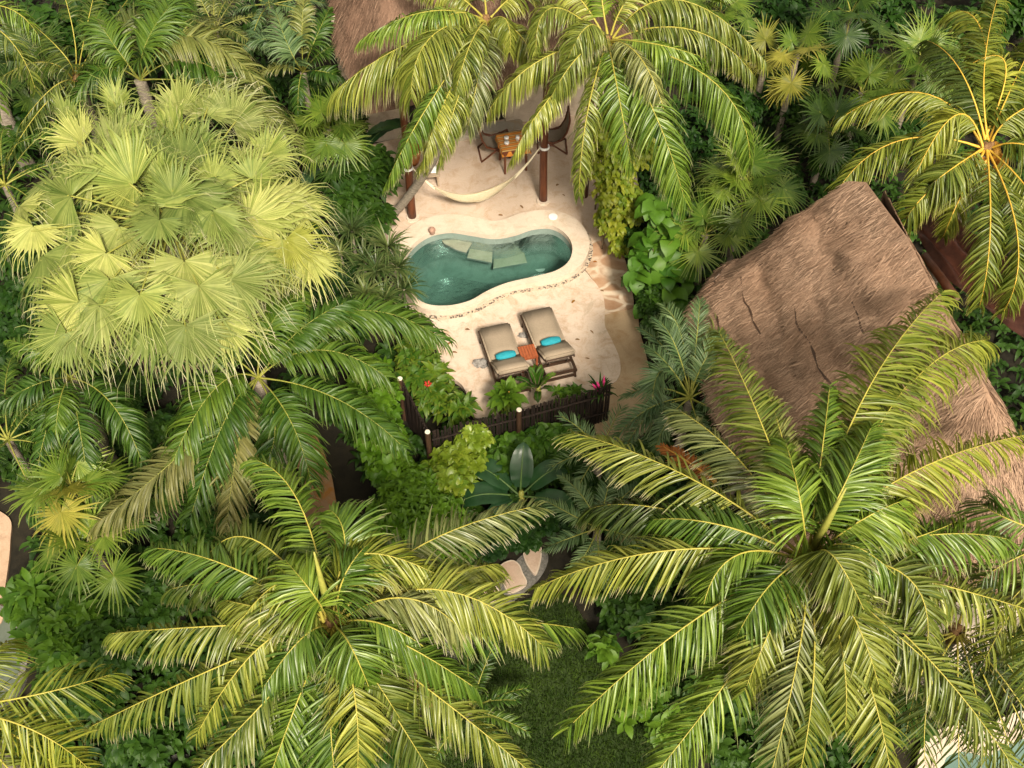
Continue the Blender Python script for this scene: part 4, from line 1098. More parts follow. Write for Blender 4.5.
slab('bottom_path', outline([(150, 790), (160, 765), (178, 752), (196, 762), (200, 800)], 0), -.06, .06, M['greypath'])
# neighbouring pools
def small_pool(label, pxs, rimw, mat_rim='coping'):
    w_ = outline(pxs, 0); c = sum(w_, Vector()) / len(w_)
    root = thing('plunge_pool', label, 'pool', Vector((c.x, c.y, 0)), 'neighbouring plunge pools')
    q = [Vector((v.x - c.x, v.y - c.y, 0)) for v in w_]
    ring('coping', q, offset_poly(q, rimw), .03, .18, M[mat_rim], root)
    bm = bmesh.new(); f = bm.faces.new([bm.verts.new((v.x, v.y, -.08)) for v in offset_poly(q, -.001)]); bmesh.ops.triangulate(bm, faces=[f]); bm_obj('water', bm, M['pond'], root)
M['pond'] = solid('pale_pool_water', (.10, .17, .15), (.14, .22, .19), 2, .12, .05, None, .5)
M['greenpond'] = solid('dull_green_water', (.09, .11, .085), (.12, .14, .11), 2, .2)
small_pool('pale green neighbouring pool under the palm fronds', [(944, 762), (962, 750), (990, 754), (1012, 742), (1060, 732), (1090, 780), (1000, 810), (948, 800)], .38)
M['pond2'] = M['pond']; M['pond'] = M['greenpond']; 
small_pool('grey green pool with a dark rim beside the pink path', [(-50, 618), (0, 612), (18, 632), (22, 660), (12, 690), (-10, 704), (-60, 700)], .10, 'greypath')

# ================================================================== planting
NR = {'L': .46}; FR = {'mat': 'coco_fresh'}; Y = {'mat': 'coco_yellow'}; DK = {'mat': 'coco_dark'}
coconut('big coconut palm with long arching fronds at the bottom left of the garden', 333, 625, 4.5, [
    (228, 566, .5, 150, 548, 0), (250, 585, .3, 168, 590, -.3, DK), (200, 627, .3, 108, 634, -.4), (215, 668, .2, 84, 730, -.7), (262, 645, .45, 195, 738, -.4),
    (255, 712, .0, 172, 792, -.6), (298, 700, .2, 266, 788, -.5), (330, 712, .2, 338, 800, -.5), (354, 692, .5, 357, 778, -.2), (432, 692, .1, 542, 782, -.7),
    (462, 617, .35, 580, 629, -.5), (442, 590, .7, 547, 650, 0), (420, 546, .3, 538, 506, -.1), (300, 505, .6, 255, 460, .6), (255, 540, .5, 203, 562, 0, DK),
    (288, 580, .9, 232, 634, .3, Y), (355, 556, 1.0, 442, 577, .6, Y), (405, 598, .8, 464, 634, .3), (442, 578, .3, 498, 564, -.2), (385, 700, .15, 432, 775, -.6, DK),
    (365, 665, .5, 402, 722, .0), (395, 640, .6, 478, 690, .0), (345, 545, .9, 330, 510, .9), (300, 640, .5, 262, 690, .1), (270, 610, .6, 225, 600, .3), (345, 575, 1.0, 372, 540, .9, FR), (310, 590, .9, 285, 560, .8, FR), (350, 645, .8, 370, 690, .4, FR), (290, 600, .7, 250, 580, .4), (385, 625, .7, 440, 660, .2)],
    base_off=(.3, .4), nuts=5, nutmat='nutgreen', spear=(314, 552, 1.5))
coconut('largest coconut palm with a wide yellow-green crown at the bottom right', 806, 562, 5.0, [
    (690, 478, .5, 570, 432, .0), (668, 510, .2, 586, 510, -.5, DK), (742, 463, .5, 678, 410, .2), (762, 425, .9, 718, 330, .6), (865, 395, 1.2, 945, 290, .8, Y),
    (905, 390, .9, 990, 340, .4, Y), (905, 476, .9, 1032, 434, .2, Y), (884, 508, .9, 905, 556, .5, Y), (906, 576, .6, 926, 655, .0), (930, 582, .3, 1050, 617, -.4),
    (922, 652, .2, 1025, 785, -.6), (862, 662, .3, 894, 795, -.5), (814, 670, .35, 795, 795, -.5), (800, 645, .5, 770, 778, -.2), (735, 670, .0, 642, 790, -.6),
    (690, 623, .45, 566, 730, -.4), (664, 551, .45, 534, 589, -.4), (735, 556, .7, 702, 614, .3), (832, 555, 1.1, 866, 615, .7), (820, 468, 1.0, 830, 385, 1.1),
    (790, 468, .8, 768, 392, .8), (855, 455, .9, 905, 415, .7), (930, 535, .5, 1010, 540, .0), (760, 612, .2, 700, 700, -.5), (850, 610, .7, 880, 690, .2),
    (880, 620, .4, 960, 690, -.2), (775, 620, .6, 745, 690, .1), (720, 525, .6, 650, 520, .2), (842, 490, 1.2, 872, 425, 1.3, FR), (862, 520, 1.0, 905, 500, .8, FR), (800, 500, 1.1, 785, 440, 1.0, FR), (850, 545, .9, 900, 580, .5, FR), (870, 440, 1.0, 920, 370, .8), (770, 585, .8, 735, 640, .4), (890, 545, .6, 960, 520, .3), (840, 640, .5, 845, 730, -.1)],
    base_off=(-.2, .4), nuts=6, spear=(846, 488, 1.6))
coconut('coconut palm hung with orange coconuts beyond the thatched hut', 985, 150, 5.0, [
    (922, 93, .5, 841, 118, -.1), (895, 142, .2, 834, 197, -.5), (956, 115, .6, 914, 178, .1), (930, 190, .1, 904, 224, -.5, {'L': .5}), (960, 198, .0, 943, 238, -.6, {'L': .45}),
    (990, 235, .2, 979, 308, -.7, {'L': .55}), (1018, 240, .2, 1002, 314, -.7, {'L': .55}), (982, 32, .9, 946, 15, .6), (1004, 60, 1.0, 950, 78, .5), (1015, 80, .7, 1050, 12, .4),
    (985, 60, .9, 1002, -15, .9), (1040, 150, .4, 1095, 195, -.3), (1025, 108, .6, 1090, 92, 0), (1040, 205, .1, 1090, 295, -.6), (960, 70, .9, 925, 40, .5, DK), (950, 170, .4, 925, 190, .0)],
    base_off=(.2, .3), nuts=14, mats=('coco_yellow', 'midrib_orange'), L=.95, droop=1.0)
dbase = at(386, 222, -.1)
coconut('leaning coconut palm whose grey trunk crosses the left patio post', 487, 24, 4.9, [
    (405, 45, .3, 334, 92, -.5, {'L': 1.1}), (430, 38, .7, 411, 99, -.1, {'L': 1.1}), (425, 12, .8, 362, 40, .1), (440, 45, .5, 380, 75, -.3), (455, 60, .4, 432, 115, -.5), (481, 62, .4, 467, 130, -.5), (424, 112, .1, 385, 187, -1.3, NR), (442, 108, .0, 421, 172, -1.2, NR),
    (458, 98, .1, 438, 165, -1.0, NR), (506, 20, .6, 510, 52, .2), (440, -15, .7, 400, -20, .2), (530, -15, .6, 570, -20, .2), (480, -40, .8, 470, -80, .6), (450, 15, .7, 425, 50, .3), (470, 45, .7, 455, 95, .1), (520, 35, .4, 540, 80, -.3)],
    base=dbase, bend=(.25, -.3), trunk_r=(.10, .085), nuts=7, nutmat='nutgreen', L=.88, droop=1.7)
coconut('coconut palm arching over the right patio post and the yellow-leaved vine', 607, 44, 5.3, [
    (552, 8, .9, 536, 54, .3), (588, 26, .9, 566, 64, .4), (548, 100, .1, 510, 163, -1.0, NR), (587, 115, .1, 579, 197, -1.0, NR), (537, 62, .3, 488, 112, -.6),
    (650, 103, .3, 686, 204, -1.0), (714, 82, .5, 750, 164, -.6), (680, 0, .9, 766, 62, -.1), (692, 30, .6, 756, 78, -.1), (560, -20, .7, 515, -25, .2),
    (645, -20, .9, 705, -40, .4), (618, 92, .3, 632, 168, -.8), (642, 60, .7, 668, 125, 0), (575, 60, .6, 545, 110, -.1), (600, -30, .9, 605, -80, .8), (660, 45, .6, 710, 60, .1)],
    base_off=(1.0, 1.3), bend=(.1, .1), nuts=8, nutmat='nutgreen', L=.88, droop=1.7)
coconut('coconut palm mostly outside the bottom left corner', -50, 712, 4.0, [
    (28, 728, .5, 90, 770, -.3), (35, 695, .5, 115, 673, .0), (5, 765, .3, 55, 830, -.4), (-20, 665, .6, 10, 640, .3), (30, 745, .3, 80, 800, -.5)], n=78, mats=('coco_yellow', 'midrib'))
coconut('coconut palm reaching in from the right edge below the hut', 1068, 545, 4.0, [
    (1012, 560, .5, 962, 596, -.2), (1010, 520, .7, 975, 500, .3), (1020, 600, .2, 985, 660, -.5), (1040, 620, .2, 1030, 690, -.5), (1030, 580, .4, 990, 625, -.2)], n=76)
coconut('low young coconut palm under the largest palm at the right', 955, 632, 2.7, [
    (958, 690, .2, 959, 785, -.5), (905, 655, .2, 880, 705, -.4), (1000, 655, .3, 1035, 715, -.2), (1000, 632, .5, 1050, 655, .1), (925, 598, .5, 890, 585, .2), (970, 590, .6, 985, 560, .4), (990, 690, .3, 1012, 760, -.3), (1000, 675, .4, 1045, 740, -.2), (930, 690, .2, 925, 765, -.4), (975, 690, .3, 985, 765, -.3), (1010, 700, .2, 1035, 770, -.3), (925, 665, .2, 905, 740, -.4)], n=62, mats=('coco_dark', 'midrib'), trunk_r=(.13, .1))

# big pale fan palm
W0 = at(170, 226, 4.1); wb = Vector((W0.x, W0.y, -.15))
root = thing('big_fan_palm', 'big pale yellow-green fan palm with a round crown and drying leaf tips', 'palm', wb)
trunk_obj(root, wb, wb, W0, .26, .20)
def dome(px, py):
    r = math.hypot(px - 168, (py - 215) * .92) / 165
    return 4.75 - .75 * min(r, 1.3) ** 2
FL = [(450, 345, 430, 195), (335, 330, 255, 185), (550, 370, 585, 215), (545, 222, 515, 125), (620, 222, 655, 112), (350, 200, 300, 112), (250, 310, 105, 265), (405, 435, 165, 375), (215, 470, 62, 440),
      (730, 380, 950, 372), (790, 495, 875, 705), (480, 540, 365, 655), (640, 515, 660, 640), (555, 665, 545, 862), (220, 612, 140, 815), (100, 560, 40, 715), (695, 722, 805, 905), (420, 765, 395, 950),
      (238, 790, 110, 955), (150, 420, 30, 515), (860, 600, 955, 765), (640, 425, 735, 290), (480, 430, 470, 325), (205, 255, 165, 160), (700, 255, 775, 175), (880, 480, 1000, 560), (130, 650, 50, 800), (560, 470, 590, 600), (360, 560, 250, 690), (330, 720, 270, 920), (600, 740, 640, 950), (300, 800, 250, 1015), (450, 850, 430, 1065), (560, 860, 565, 1060), (670, 850, 715, 1010), (200, 880, 140, 1010), (930, 650, 985, 800), (60, 500, 20, 620), (800, 350, 900, 280), (380, 300, 360, 190), (520, 300, 500, 200), (800, 610, 880, 780), (735, 650, 800, 830), (700, 560, 760, 720), (600, 330, 660, 235), (280, 430, 160, 330), (320, 640, 210, 760), (760, 420, 880, 300), (470, 500, 450, 350), (555, 490, 590, 350), (520, 470, 525, 340)]
for k, (hx, hy, tx, ty) in enumerate(FL):
    h_ = (hx / 3.012, 40 + hy / 3.012); t_ = (tx / 3.012, 40 + ty / 3.012)
    Hh = at(h_[0], h_[1], dome(*h_) + random.uniform(-.12, .12)); up_ = ty < hy - 30 and hy < 480; Tt = at(t_[0], t_[1], dome(*t_) + (.62 if up_ else .05))
    A_ = (Tt - Hh); Rr = max(.95, A_.length * (1.0 if hy < 330 else .92 if hx > 700 else 1.12)); out_ = (Hh - W0); out_.z = 0
    Nn = (out_ * .22 + Vector((random.uniform(-.45, .45), (-1.1 if up_ else -.45) + random.uniform(-.3, .3), .6 if up_ else .9))).normalized()
    g = fan_geo(Hh, A_, Nn, Rr, nseg=random.choice((52, 58, 64)), span=random.uniform(105, 135), split=random.uniform(.34, .50), droop=random.uniform(1.0, 2.8), pleat=1.2, cup=random.uniform(.25, .60), rag=.17, tipw=.6)
    a = Acc(); a.add(*g); o = link('fan_leaf', a.mesh('fan_leaf', [M['fan_yellow'] if k == 20 else M['fan_green'] if math.hypot(hx - 510, hy - 420) < 190 else M[('fan', 'fan', 'fan_green')[k % 3]]], wb), root)
    pp, _ = bez(V3(W0), V3(W0 + (Hh - W0) * .55 + Vector((0, 0, .12))), V3(Hh + A_.normalized() * .1), np.linspace(0, 1, 7))
    r_ = Acc(); r_.add(*np_tube(pp, np.linspace(.026, .013, 7))); link('leaf_stalk', r_.mesh('leaf_stalk', [M['midrib_green']], wb, True), o)
nW = 40
for i in range(nW):
    f = (i + .5) / nW; el = R(20 - 78 * f + random.uniform(-9, 9)); az = i * 2.39996 + random.uniform(-.3, .3)
    dry = f > .55
    s = random.uniform(.85, 1.15)
    fan_leaf(root, wb, W0 + Vector((0, 0, -.1 - .3 * f)), az, el, (1.35 if not dry else 1.1) * s, 1.1 * s, M['fan_dry'] if (dry and i % 3 == 1) else M['fan_green' if i % 2 else 'fan'],
             M['midrib_green'], sag=.08, tilt=R(random.uniform(0, 40)), sub=True, twist=.6, nseg=48, span=112, split=.5, droop=2.2, pleat=.7, cup=.25, rag=.20, tipw=.6, label='drying straw-coloured fan leaf' if dry and i % 3 == 1 else None)
bm = bmesh.new(); jitter_ball(bm, (0, 0, W0.z + .1), .26, 3, (1, 1, 1.3), .5, 4); bm_obj('crown_fibre', bm, M['fibre'], root, True)

# robellini-like blue green palms
def bl(**k): return dict(k)
bluekw = dict(mat='blue', L=.42, nl=105, w=.017, droop=.3, lift=24, a0=60)
feather_palm('blue-green feather palm with yellow leaf stalks beside the hut roof', 690, 398, 1.9, [
    (681, 335, .7, 662, 305, .7), (670, 355, .4, 640, 328, .2), (708, 345, .6, 738, 305, .5, {'mat': 'feather_pale'}), (718, 366, .5, 745, 385, .2), (722, 388, .3, 755, 398, 0),
    (660, 372, .5, 652, 432, -.1), (655, 388, .3, 622, 398, -.1), (650, 408, .2, 615, 438, -.4), (668, 420, .2, 655, 452, -.4), (668, 365, .6, 645, 345, .4), (705, 360, .8, 728, 330, .7), (675, 345, .8, 655, 318, .7), (650, 415, .1, 625, 450, -.5), (715, 410, .2, 742, 425, -.2),  (700, 428, .1, 712, 455, -.4), (697, 335, .8, 700, 300, .9), (730, 420, .1, 765, 440, -.3)],
    base_off=(0, .1), group='blue-green feather palms', **bluekw)
feather_palm('low blue-green feather palm by the banana plant and stepping stones', 598, 528, 1.2, [
    (585, 500, .5, 562, 476, .4), (572, 515, .3, 545, 500, .1), (570, 538, .2, 545, 548, -.1), (585, 555, .1, 566, 580, -.3), (620, 500, .5, 640, 485, .3), (625, 535, .2, 655, 545, -.1), (605, 500, .5, 612, 470, .5), (600, 560, .1, 610, 590, -.3)], group='blue-green feather palms', **dict(bluekw, lift=12, droop=.4))
feather_palm('short blue-green palm tucked under the right end of the fence', 600, 452, .9, n=8, Lf=1.0, emin=5, emax=70, group='blue-green feather palms', **dict(bluekw, nl=44))
feather_palm('blue-green palm between the hut and the largest palm', 740, 460, 1.4, n=9, Lf=1.1, emin=5, emax=75, group='blue-green feather palms', **dict(bluekw, nl=44))

# dark glossy palm left of the deck
feather_palm('dark glossy feather palm below the big fan palm', 258, 378, 3.0, [
    (345, 312, .5, 444, 340, -.2), (335, 398, .1, 404, 448, -.5), (212, 392, .5, 163, 486, -.3), (300, 330, .7, 352, 300, .6), (240, 435, .1, 226, 532, -.8, {'mat': 'feather_dry'}),
    (180, 455, .0, 98, 522, -.8, {'mat': 'feather_dry'}), (268, 330, .9, 300, 292, .7), (212, 345, .6, 158, 332, .2), (290, 420, .3, 312, 485, -.5), (275, 425, .2, 262, 470, -.4), (225, 420, .3, 190, 520, -.6), (320, 350, .5, 390, 380, 0)],
    L=.68, nl=88, w=.034, droop=1.3, lift=6, trunk_r=.12, a0=60)
feather_palm('mid green feather palm at the left edge under the fan palm', 70, 378, 2.6, [
    (52, 412, .3, 36, 475, -.4), (78, 420, .3, 88, 478, -.4), (110, 402, .3, 142, 462, -.4), (35, 385, .5, -10, 410, 0), (95, 360, .5, 130, 345, .3), (45, 355, .6, 10, 340, .4), (60, 400, .5, 55, 445, 0)], mat='feather', L=.58, nl=76, w=.03, droop=1.2, trunk_r=.1)
feather_palm('dark feather palm in the shade at the left edge', 8, 440, 1.6, n=11, Lf=1.8, emin=-5, emax=75, mat='feather', L=.42, droop=.6)
feather_palm('feather palm with a pale frond arching above the big fan palm', 140, 80, 3.3, [
    (188, 36, .9, 262, 85, .1, {'mat': 'feather_pale'}), (228, 92, .4, 292, 143, -.5, {'mat': 'feather_pale'}), (165, 20, .9, 130, -25, .9), (112, 42, .8, 90, 8, .8), (100, 70, .5, 70, 110, -.2), (200, 62, .6, 255, 120, -.3), (150, 35, 1.0, 185, -10, .9), (120, 30, .8, 175, 5, .4, {'mat': 'feather_pale'})], L=.74, nl=95, w=.03, droop=1.3, trunk_r=.12)
feather_palm('blue-tinted feather palm left of the villa roof', 303, 72, 2.4, [
    (280, 48, .6, 250, 30, .5, {'mat': 'blue'}), (302, 30, 1.0, 304, -2, 1.3, {'mat': 'feather_pale'}), (325, 50, .6, 350, 42, .2), (278, 66, .3, 252, 78, -.2, {'mat': 'feather_pale'}), (299, 85, .2, 298, 114, -.3), (325, 72, .4, 348, 82, .0), (270, 40, .7, 238, 55, .3, {'mat': 'blue'}), (315, 40, .8, 330, 8, .9), (290, 50, .8, 275, 10, .9, {'mat': 'blue'})], L=.5, nl=66, w=.03, droop=.8)
coconut('palm with tall yellow leaf stalks in the top left', 78, 82, 3.0, [
    (72, 25, 1.1, 52, -40, 1.8, dict(DK, label='upright frond with a long bare yellow stalk', pf=.55)), (85, 35, 1.0, 100, -30, 1.6, dict(DK, pf=.35)), (42, 62, .6, 0, 78, .1, DK), (50, 90, .4, 18, 128, -.3, DK), (110, 60, .6, 150, 30, .3, DK), (95, 45, .9, 135, -10, .9, DK), (60, 50, .9, 15, 10, .9, DK), (70, 110, .2, 60, 160, -.5, DK), (40, 110, .2, 5, 165, -.4, DK)], n=64, L=.65, trunk_r=(.14, .11))
coconut('pale palm leaning in from the top left corner', -40, 15, 4.0, [
    (8, 8, .6, 42, 42, -.1), (8, 38, .4, 36, 92, -.5), (-10, -20, .8, 40, -20, .4), (-20, 60, .3, 0, 110, -.6)], n=66, L=.7)
feather_palm('dark feather palm at the left edge above the fan palm', 5, 185, 2.2, n=12, Lf=1.9, emin=-5, emax=80, mat='feather', L=.5, droop=.8, nl=48)
feather_palm('bushy feather palm at the top between the pale frond and the villa', 215, 30, 2.2, n=12, Lf=1.7, emin=0, emax=80, mat='feather_pale', L=.45, droop=.7)
feather_palm('feather palm at the very top left of the villa roof', 270, 5, 2.4, n=10, Lf=1.6, emin=0, emax=80, mat='blue', L=.42, droop=.6)

# small fan palms
fan_palm('spiky bright fan palm at the left edge with drooping fans', 72, 488, 2.2, 14, .62, .55, emin=-25, az0=.4, nseg=34, alt=('thatchpalm_yellow', .15))
fan_palm('second fan palm below the spiky bright one, above the leafy shrub', 92, 545, 1.7, 9, .58, .6, emin=-20, az0=1.2, nseg=34)
fan_palm('upright star-leaved fan palm behind the hanging coconuts', 920, 62, 2.6, 14, .78, .65, emin=-15, nseg=36, split=.3, droop=.25)
fan_palm('fan palm between the upright star-leaved palm and the hut roof', 862, 92, 1.9, 9, .62, .7, emin=-10, az0=.8)
fan_palm('tall stemmed fan palm with pale fans right of the arching palm', 797, 55, 2.6, 9, .55, .6, emin=-40, az0=.2, alt=('thatchpalm_yellow', .3))
fan_palm('fan palm with yellow fading fans beside the tall stemmed one', 765, 62, 2.2, 6, .52, .6, mat='thatchpalm_yellow', emin=-45, az0=2.0)
fan_palm('round-leaved fan palm above the upper corner of the hut roof', 745, 185, 2.0, 15, .72, .75, emin=-20, az0=.9, nseg=40, split=.38)
fan_palm('low fan palm with spread fans between the heart-leaved plant and the hut', 705, 235, 1.3, 9, .66, .6, emin=-15, az0=2.6, nseg=40, split=.4, droop=.2)
fan_palm('bright green fan palm right of the big fan palm', 328, 128, 2.2, 15, .66, .6, emin=-25, az0=.3)
fan_palm('small fan palm beneath the bright green one', 335, 160, 1.3, 7, .55, .5, emin=-20, az0=1.3, mat='thatchpalm_dark')
fan_palm('dark fan palm at the left of the top edge', 30, 70, 2.0, 10, .8, .7, mat='thatchpalm_dark', emin=-20, az0=2.2)
fan_palm('dark fan palm beside the upper end of the hut roof', 828, 130, 1.6, 9, .65, .6, mat='thatchpalm_dark', emin=-20, az0=.5)
fan_palm('fan palm at the top edge behind the arching palm', 720, 12, 2.6, 10, .6, .6, emin=-25, az0=1.7)
fan_palm('fan palm at the top edge above the star-leaved palm', 850, 15, 2.8, 9, .7, .7, emin=-25, az0=.1, mat='thatchpalm_dark')
fan_palm('dark fan palm in the shade below the glossy palm', 215, 470, .9, 9, .6, .5, mat='thatchpalm_dark', emin=-10, az0=1.1)
fan_palm('dark fan palm in the gap below the fading fronds', 150, 500, .8, 9, .6, .5, mat='thatchpalm_dark', emin=-10, az0=.2)

# strap-leaved plants left of the pool
G_ = 'screw pines left of the pool'
strap_plant('screw pine with narrow leaves nearest the big fan palm', [at(352, 232, 1.5), at(340, 255, 1.0), at(365, 262, .9)], group=G_, L=.62)
strap_plant('screw pine with grassy heads touching the pool rim', [at(388, 248, 1.2), at(398, 268, .9), at(377, 272, .9), at(404, 290, .5)], group=G_, L=.58)
strap_plant('screw pine at the lower left end of the pool', [at(385, 300, .7), at(365, 295, .8)], group=G_, L=.5)

# shrubs
SG = 'broad-leaved shrubs'
def z_(px, py, z, r): return (at(px, py, z), r)
bush('bright green shrub of small leaf rosettes below the corner post', [z_(405, 508, .55, (.75, .65, .5)), z_(435, 520, .5, (.65, .6, .5)), z_(415, 485, .5, (.55, .45, .4)), z_(385, 530, .4, (.5, .5, .4)), z_(450, 545, .3, (.5, .4, .35))], 'shrub', group=SG, rosettes=400, per=7, leaf=(.18, .08))
bush('yellow-green rosette shrub against the middle of the fence', [z_(462, 462, .5, (.5, .35, .32)), z_(448, 482, .4, (.5, .4, .35)), z_(474, 438, .72, (.26, .22, .25))], 'shrub_lime', group=SG, rosettes=230, per=7, leaf=(.19, .09))
bush('mid green shrub along the right half of the fence', [z_(515, 452, .3, (.5, .3, .28)), z_(550, 442, .3, (.5, .3, .28)), z_(500, 470, .3, (.4, .35, .28)), z_(545, 462, .2, (.5, .35, .25))], 'shrub_mid', group=SG, rosettes=300, per=7, leaf=(.19, .085))
bush('green shrub outside the short fence', [z_(375, 405, .8, (.5, .5, .5)), z_(382, 440, .6, (.45, .5, .5)), z_(390, 465, .5, (.45, .5, .4)), z_(370, 380, .7, (.4, .45, .5))], 'shrub', group=SG, rosettes=270, per=7, leaf=(.18, .085))
bush('lush croton corner planting with a red bract inside the fence', [z_(428, 372, .35, (.32, .35, .3)), z_(436, 394, .3, (.38, .35, .3)), z_(454, 410, .25, (.36, .28, .25)), z_(415, 354, .4, (.3, .4, .35)), z_(415, 380, .4, (.25, .35, .3))], 'croton', group=SG, rosettes=150, per=7, leaf=(.29, .085), flowers=[(428, 386, .62, 'red')])
bush('small broad-leaved plant at the foot of the left lounger', [z_(508, 398, .45, (.16, .14, .25))], 'shrub_mid', group=SG, rosettes=12, per=6, leaf=(.26, .10), stems=4, tilt=(.5, 1.2))
paddle_plant('upright leafy plant by the fence in front of the side table', at(537, 398, 0), [(a_, e_, .15, .42, .13, .8) for a_, e_ in ((20, 60), (75, 70), (120, 60), (170, 50), (215, 55), (270, 45), (320, 55), (45, 80), (145, 78), (95, 45), (250, 70), (345, 75))], 'shrub_mid', name='leafy_plant', rib='stem')
bush('low sprig with yellow tinged leaves at the fence beside the upright plant', [z_(510, 404, .32, (.16, .14, .18)), z_(500, 407, .28, (.14, .14, .16))], 'croton', group=SG, rosettes=11, per=6, leaf=(.22, .07), flowers=[(508, 392, .6, 'nut')])
bush('small green sprig by the fence right of the upright plant', [z_(560, 396, .3, (.16, .12, .16)), z_(575, 392, .22, (.1, .1, .12))], 'shrub_mid', group=SG, rosettes=7, per=6, leaf=(.2, .07))
strap_plant('dark cordyline with a pink leaf shoot at the right end of the fence', [at(600, 392, .8)], 'shrub_dark', name='cordyline', L=.36, w=.05, n=26)
cord = bpy.data.objects.get('cordyline'); bm = bmesh.new(); q = at(604, 382, 1.15) - cord.location
for k, (dx, dz, l_) in enumerate(((0, .0, .24), (-.10, -.10, .12), (-.16, -.16, .10))):
    tube(bm, [q + Vector((dx * .6, 0, dz - .12)), q + Vector((dx, .02, dz)), q + Vector((dx * 1.3, .05, dz + l_ * .55))], [.010, .028, .005], 6)
bm_obj('pink_shoot', bm, M['pink'], cord, True)
bush('tall vine with yellow-green leaves climbing right of the patio', [z_(612, 132, 2.2, (.6, .5, .7)), z_(612, 165, 1.9, (.55, .5, .7)), z_(614, 195, 1.4, (.42, .5, .6)), z_(609, 222, .8, (.28, .4, .45)), z_(635, 150, 2.0, (.5, .5, .7)), z_(620, 246, .4, (.22, .3, .35)), z_(625, 205, 1.0, (.45, .5, .6))], 'vine', name='climbing_vine', cat='vine', rosettes=620, per=5, leaf=(.21, .14), droop=.8, flowers=None, tilt=(.0, .6))
bush('heart-leaved philodendron between the vine and the fan palms', [z_(655, 222, 1.3, (.4, .4, .5)), z_(662, 248, 1.1, (.45, .4, .5)), z_(648, 270, .8, (.4, .4, .4)), z_(672, 280, .7, (.35, .35, .4)), z_(663, 305, .5, (.35, .3, .35)), z_(682, 225, 1.2, (.3, .3, .4))], 'philo', name='philodendron', cat='plant', rosettes=62, per=4, leaf=(.40, .30), droop=.9, tilt=(-.1, .5), inner=.75)
bush('dark hedge along the right side of the flagstone path', [z_(652, 300, .5, (.3, .45, .45)), z_(660, 325, .5, (.35, .45, .45)), z_(644, 272, .5, (.28, .45, .45)), z_(670, 340, .5, (.4, .4, .4)), z_(630, 240, .4, (.25, .4, .35))], 'shrub_dark', name='hedge', cat='hedge', rosettes=420, per=6, leaf=(.14, .07))
paddle_plant('dark banana plant with broad leaves below the fence', at(520, 503, 0), [(84, 64, .2, .85, .42, .6), (150, 32, .25, .95, .46, 1.0), (190, 24, .25, 1.05, .48, .9), (30, 35, .25, .9, .44, 1.1), (340, 22, .3, .9, .42, 1.2), (230, 20, .2, .8, .42, 1.2)], rib='dkstem')
paddle_plant('dark broad-leaved banana plant left of the leaning trunk', at(352, 172, 0), [(80, 62, .5, 1.5, .42, .8), (20, 45, .5, 1.4, .42, 1.0), (300, 40, .5, 1.3, .4, 1.1), (140, 45, .5, 1.3, .4, 1.0), (230, 35, .5, 1.2, .4, 1.2), (350, 60, .5, 1.4, .4, .8)], rib='dkstem')
bush('dark shrub below the leaning trunk and left of the patio', [z_(370, 175, .8, (.6, .6, .6)), z_(350, 200, .8, (.5, .6, .6)), z_(372, 222, .5, (.4, .4, .4))], 'shrub_dark', group=SG, rosettes=320, per=6, leaf=(.24, .11))
bush('leafy shrub beside the pink path at the lower left', [z_(38, 600, .8, (.42, .45, .5)), z_(56, 625, .7, (.45, .45, .45)), z_(70, 650, .6, (.45, .45, .4)), z_(44, 640, .5, (.3, .4, .4)), z_(85, 610, .7, (.5, .5, .5)), z_(60, 690, .3, (.35, .35, .3))], 'shrub_mid', group=SG, rosettes=420, per=6, leaf=(.26, .12))
bush('dark shrub under the fronds at the lower left', [z_(110, 650, .6, (.6, .5, .5)), z_(130, 610, .6, (.6, .5, .5)), z_(90, 690, .5, (.6, .5, .4)), z_(140, 740, .4, (.5, .4, .4)), z_(160, 600, .5, (.5, .5, .5))], 'shrub_dark', group=SG, rosettes=420, per=6, leaf=(.2, .09))
bush('green shrub at the edge of the lawn under the largest palm', [z_(648, 705, .4, (.45, .4, .3)), z_(670, 725, .4, (.35, .35, .3)), z_(604, 650, .25, (.2, .2, .2)), z_(655, 670, .3, (.25, .25, .3))], 'shrub_mid', group=SG, rosettes=130, per=6, leaf=(.22, .10))
bush('dark shrub under the largest palm right of the lawn', [z_(710, 690, .5, (.6, .6, .5)), z_(740, 740, .4, (.6, .5, .4)), z_(690, 640, .4, (.6, .6, .5)), z_(640, 600, .3, (.5, .5, .35))], 'shrub_dark', group=SG, rosettes=330, per=6, leaf=(.2, .09))
bush('low round-leaved shrub above the stepping stones', [z_(520, 535, .3, (.4, .3, .3)), z_(545, 520, .3, (.35, .3, .3)), z_(490, 545, .3, (.4, .3, .3))], 'shrub_dark', group=SG, rosettes=170, per=7, leaf=(.13, .08))
bush('dark thicket between the vine and the round-leaved fan palm', [z_(668, 175, .9, (.7, .8, .7)), z_(690, 140, .9, (.8, .8, .8)), z_(660, 200, .7, (.5, .5, .5)), z_(735, 115, .9, (.8, .8, .7))], 'shrub_dark', group=SG, rosettes=380, per=6, leaf=(.24, .11))
bush('dark thicket under the star-leaved palm', [z_(800, 110, .9, (.8, .8, .6)), z_(830, 160, .7, (.7, .6, .6)), z_(780, 190, .6, (.6, .6, .5)), z_(880, 130, .8, (.8, .8, .6)), z_(770, 90, 1.0, (.7, .7, .7))], 'shrub_dark', group=SG, rosettes=420, per=6, leaf=(.22, .12))
feather_palm('small palm sprouting from the lawn below the left crown', 470, 710, .3, n=12, Lf=1.2, emin=5, emax=70, mat='feather', L=.34, droop=.5)
FG = 'dark undergrowth shrubs in the gaps'
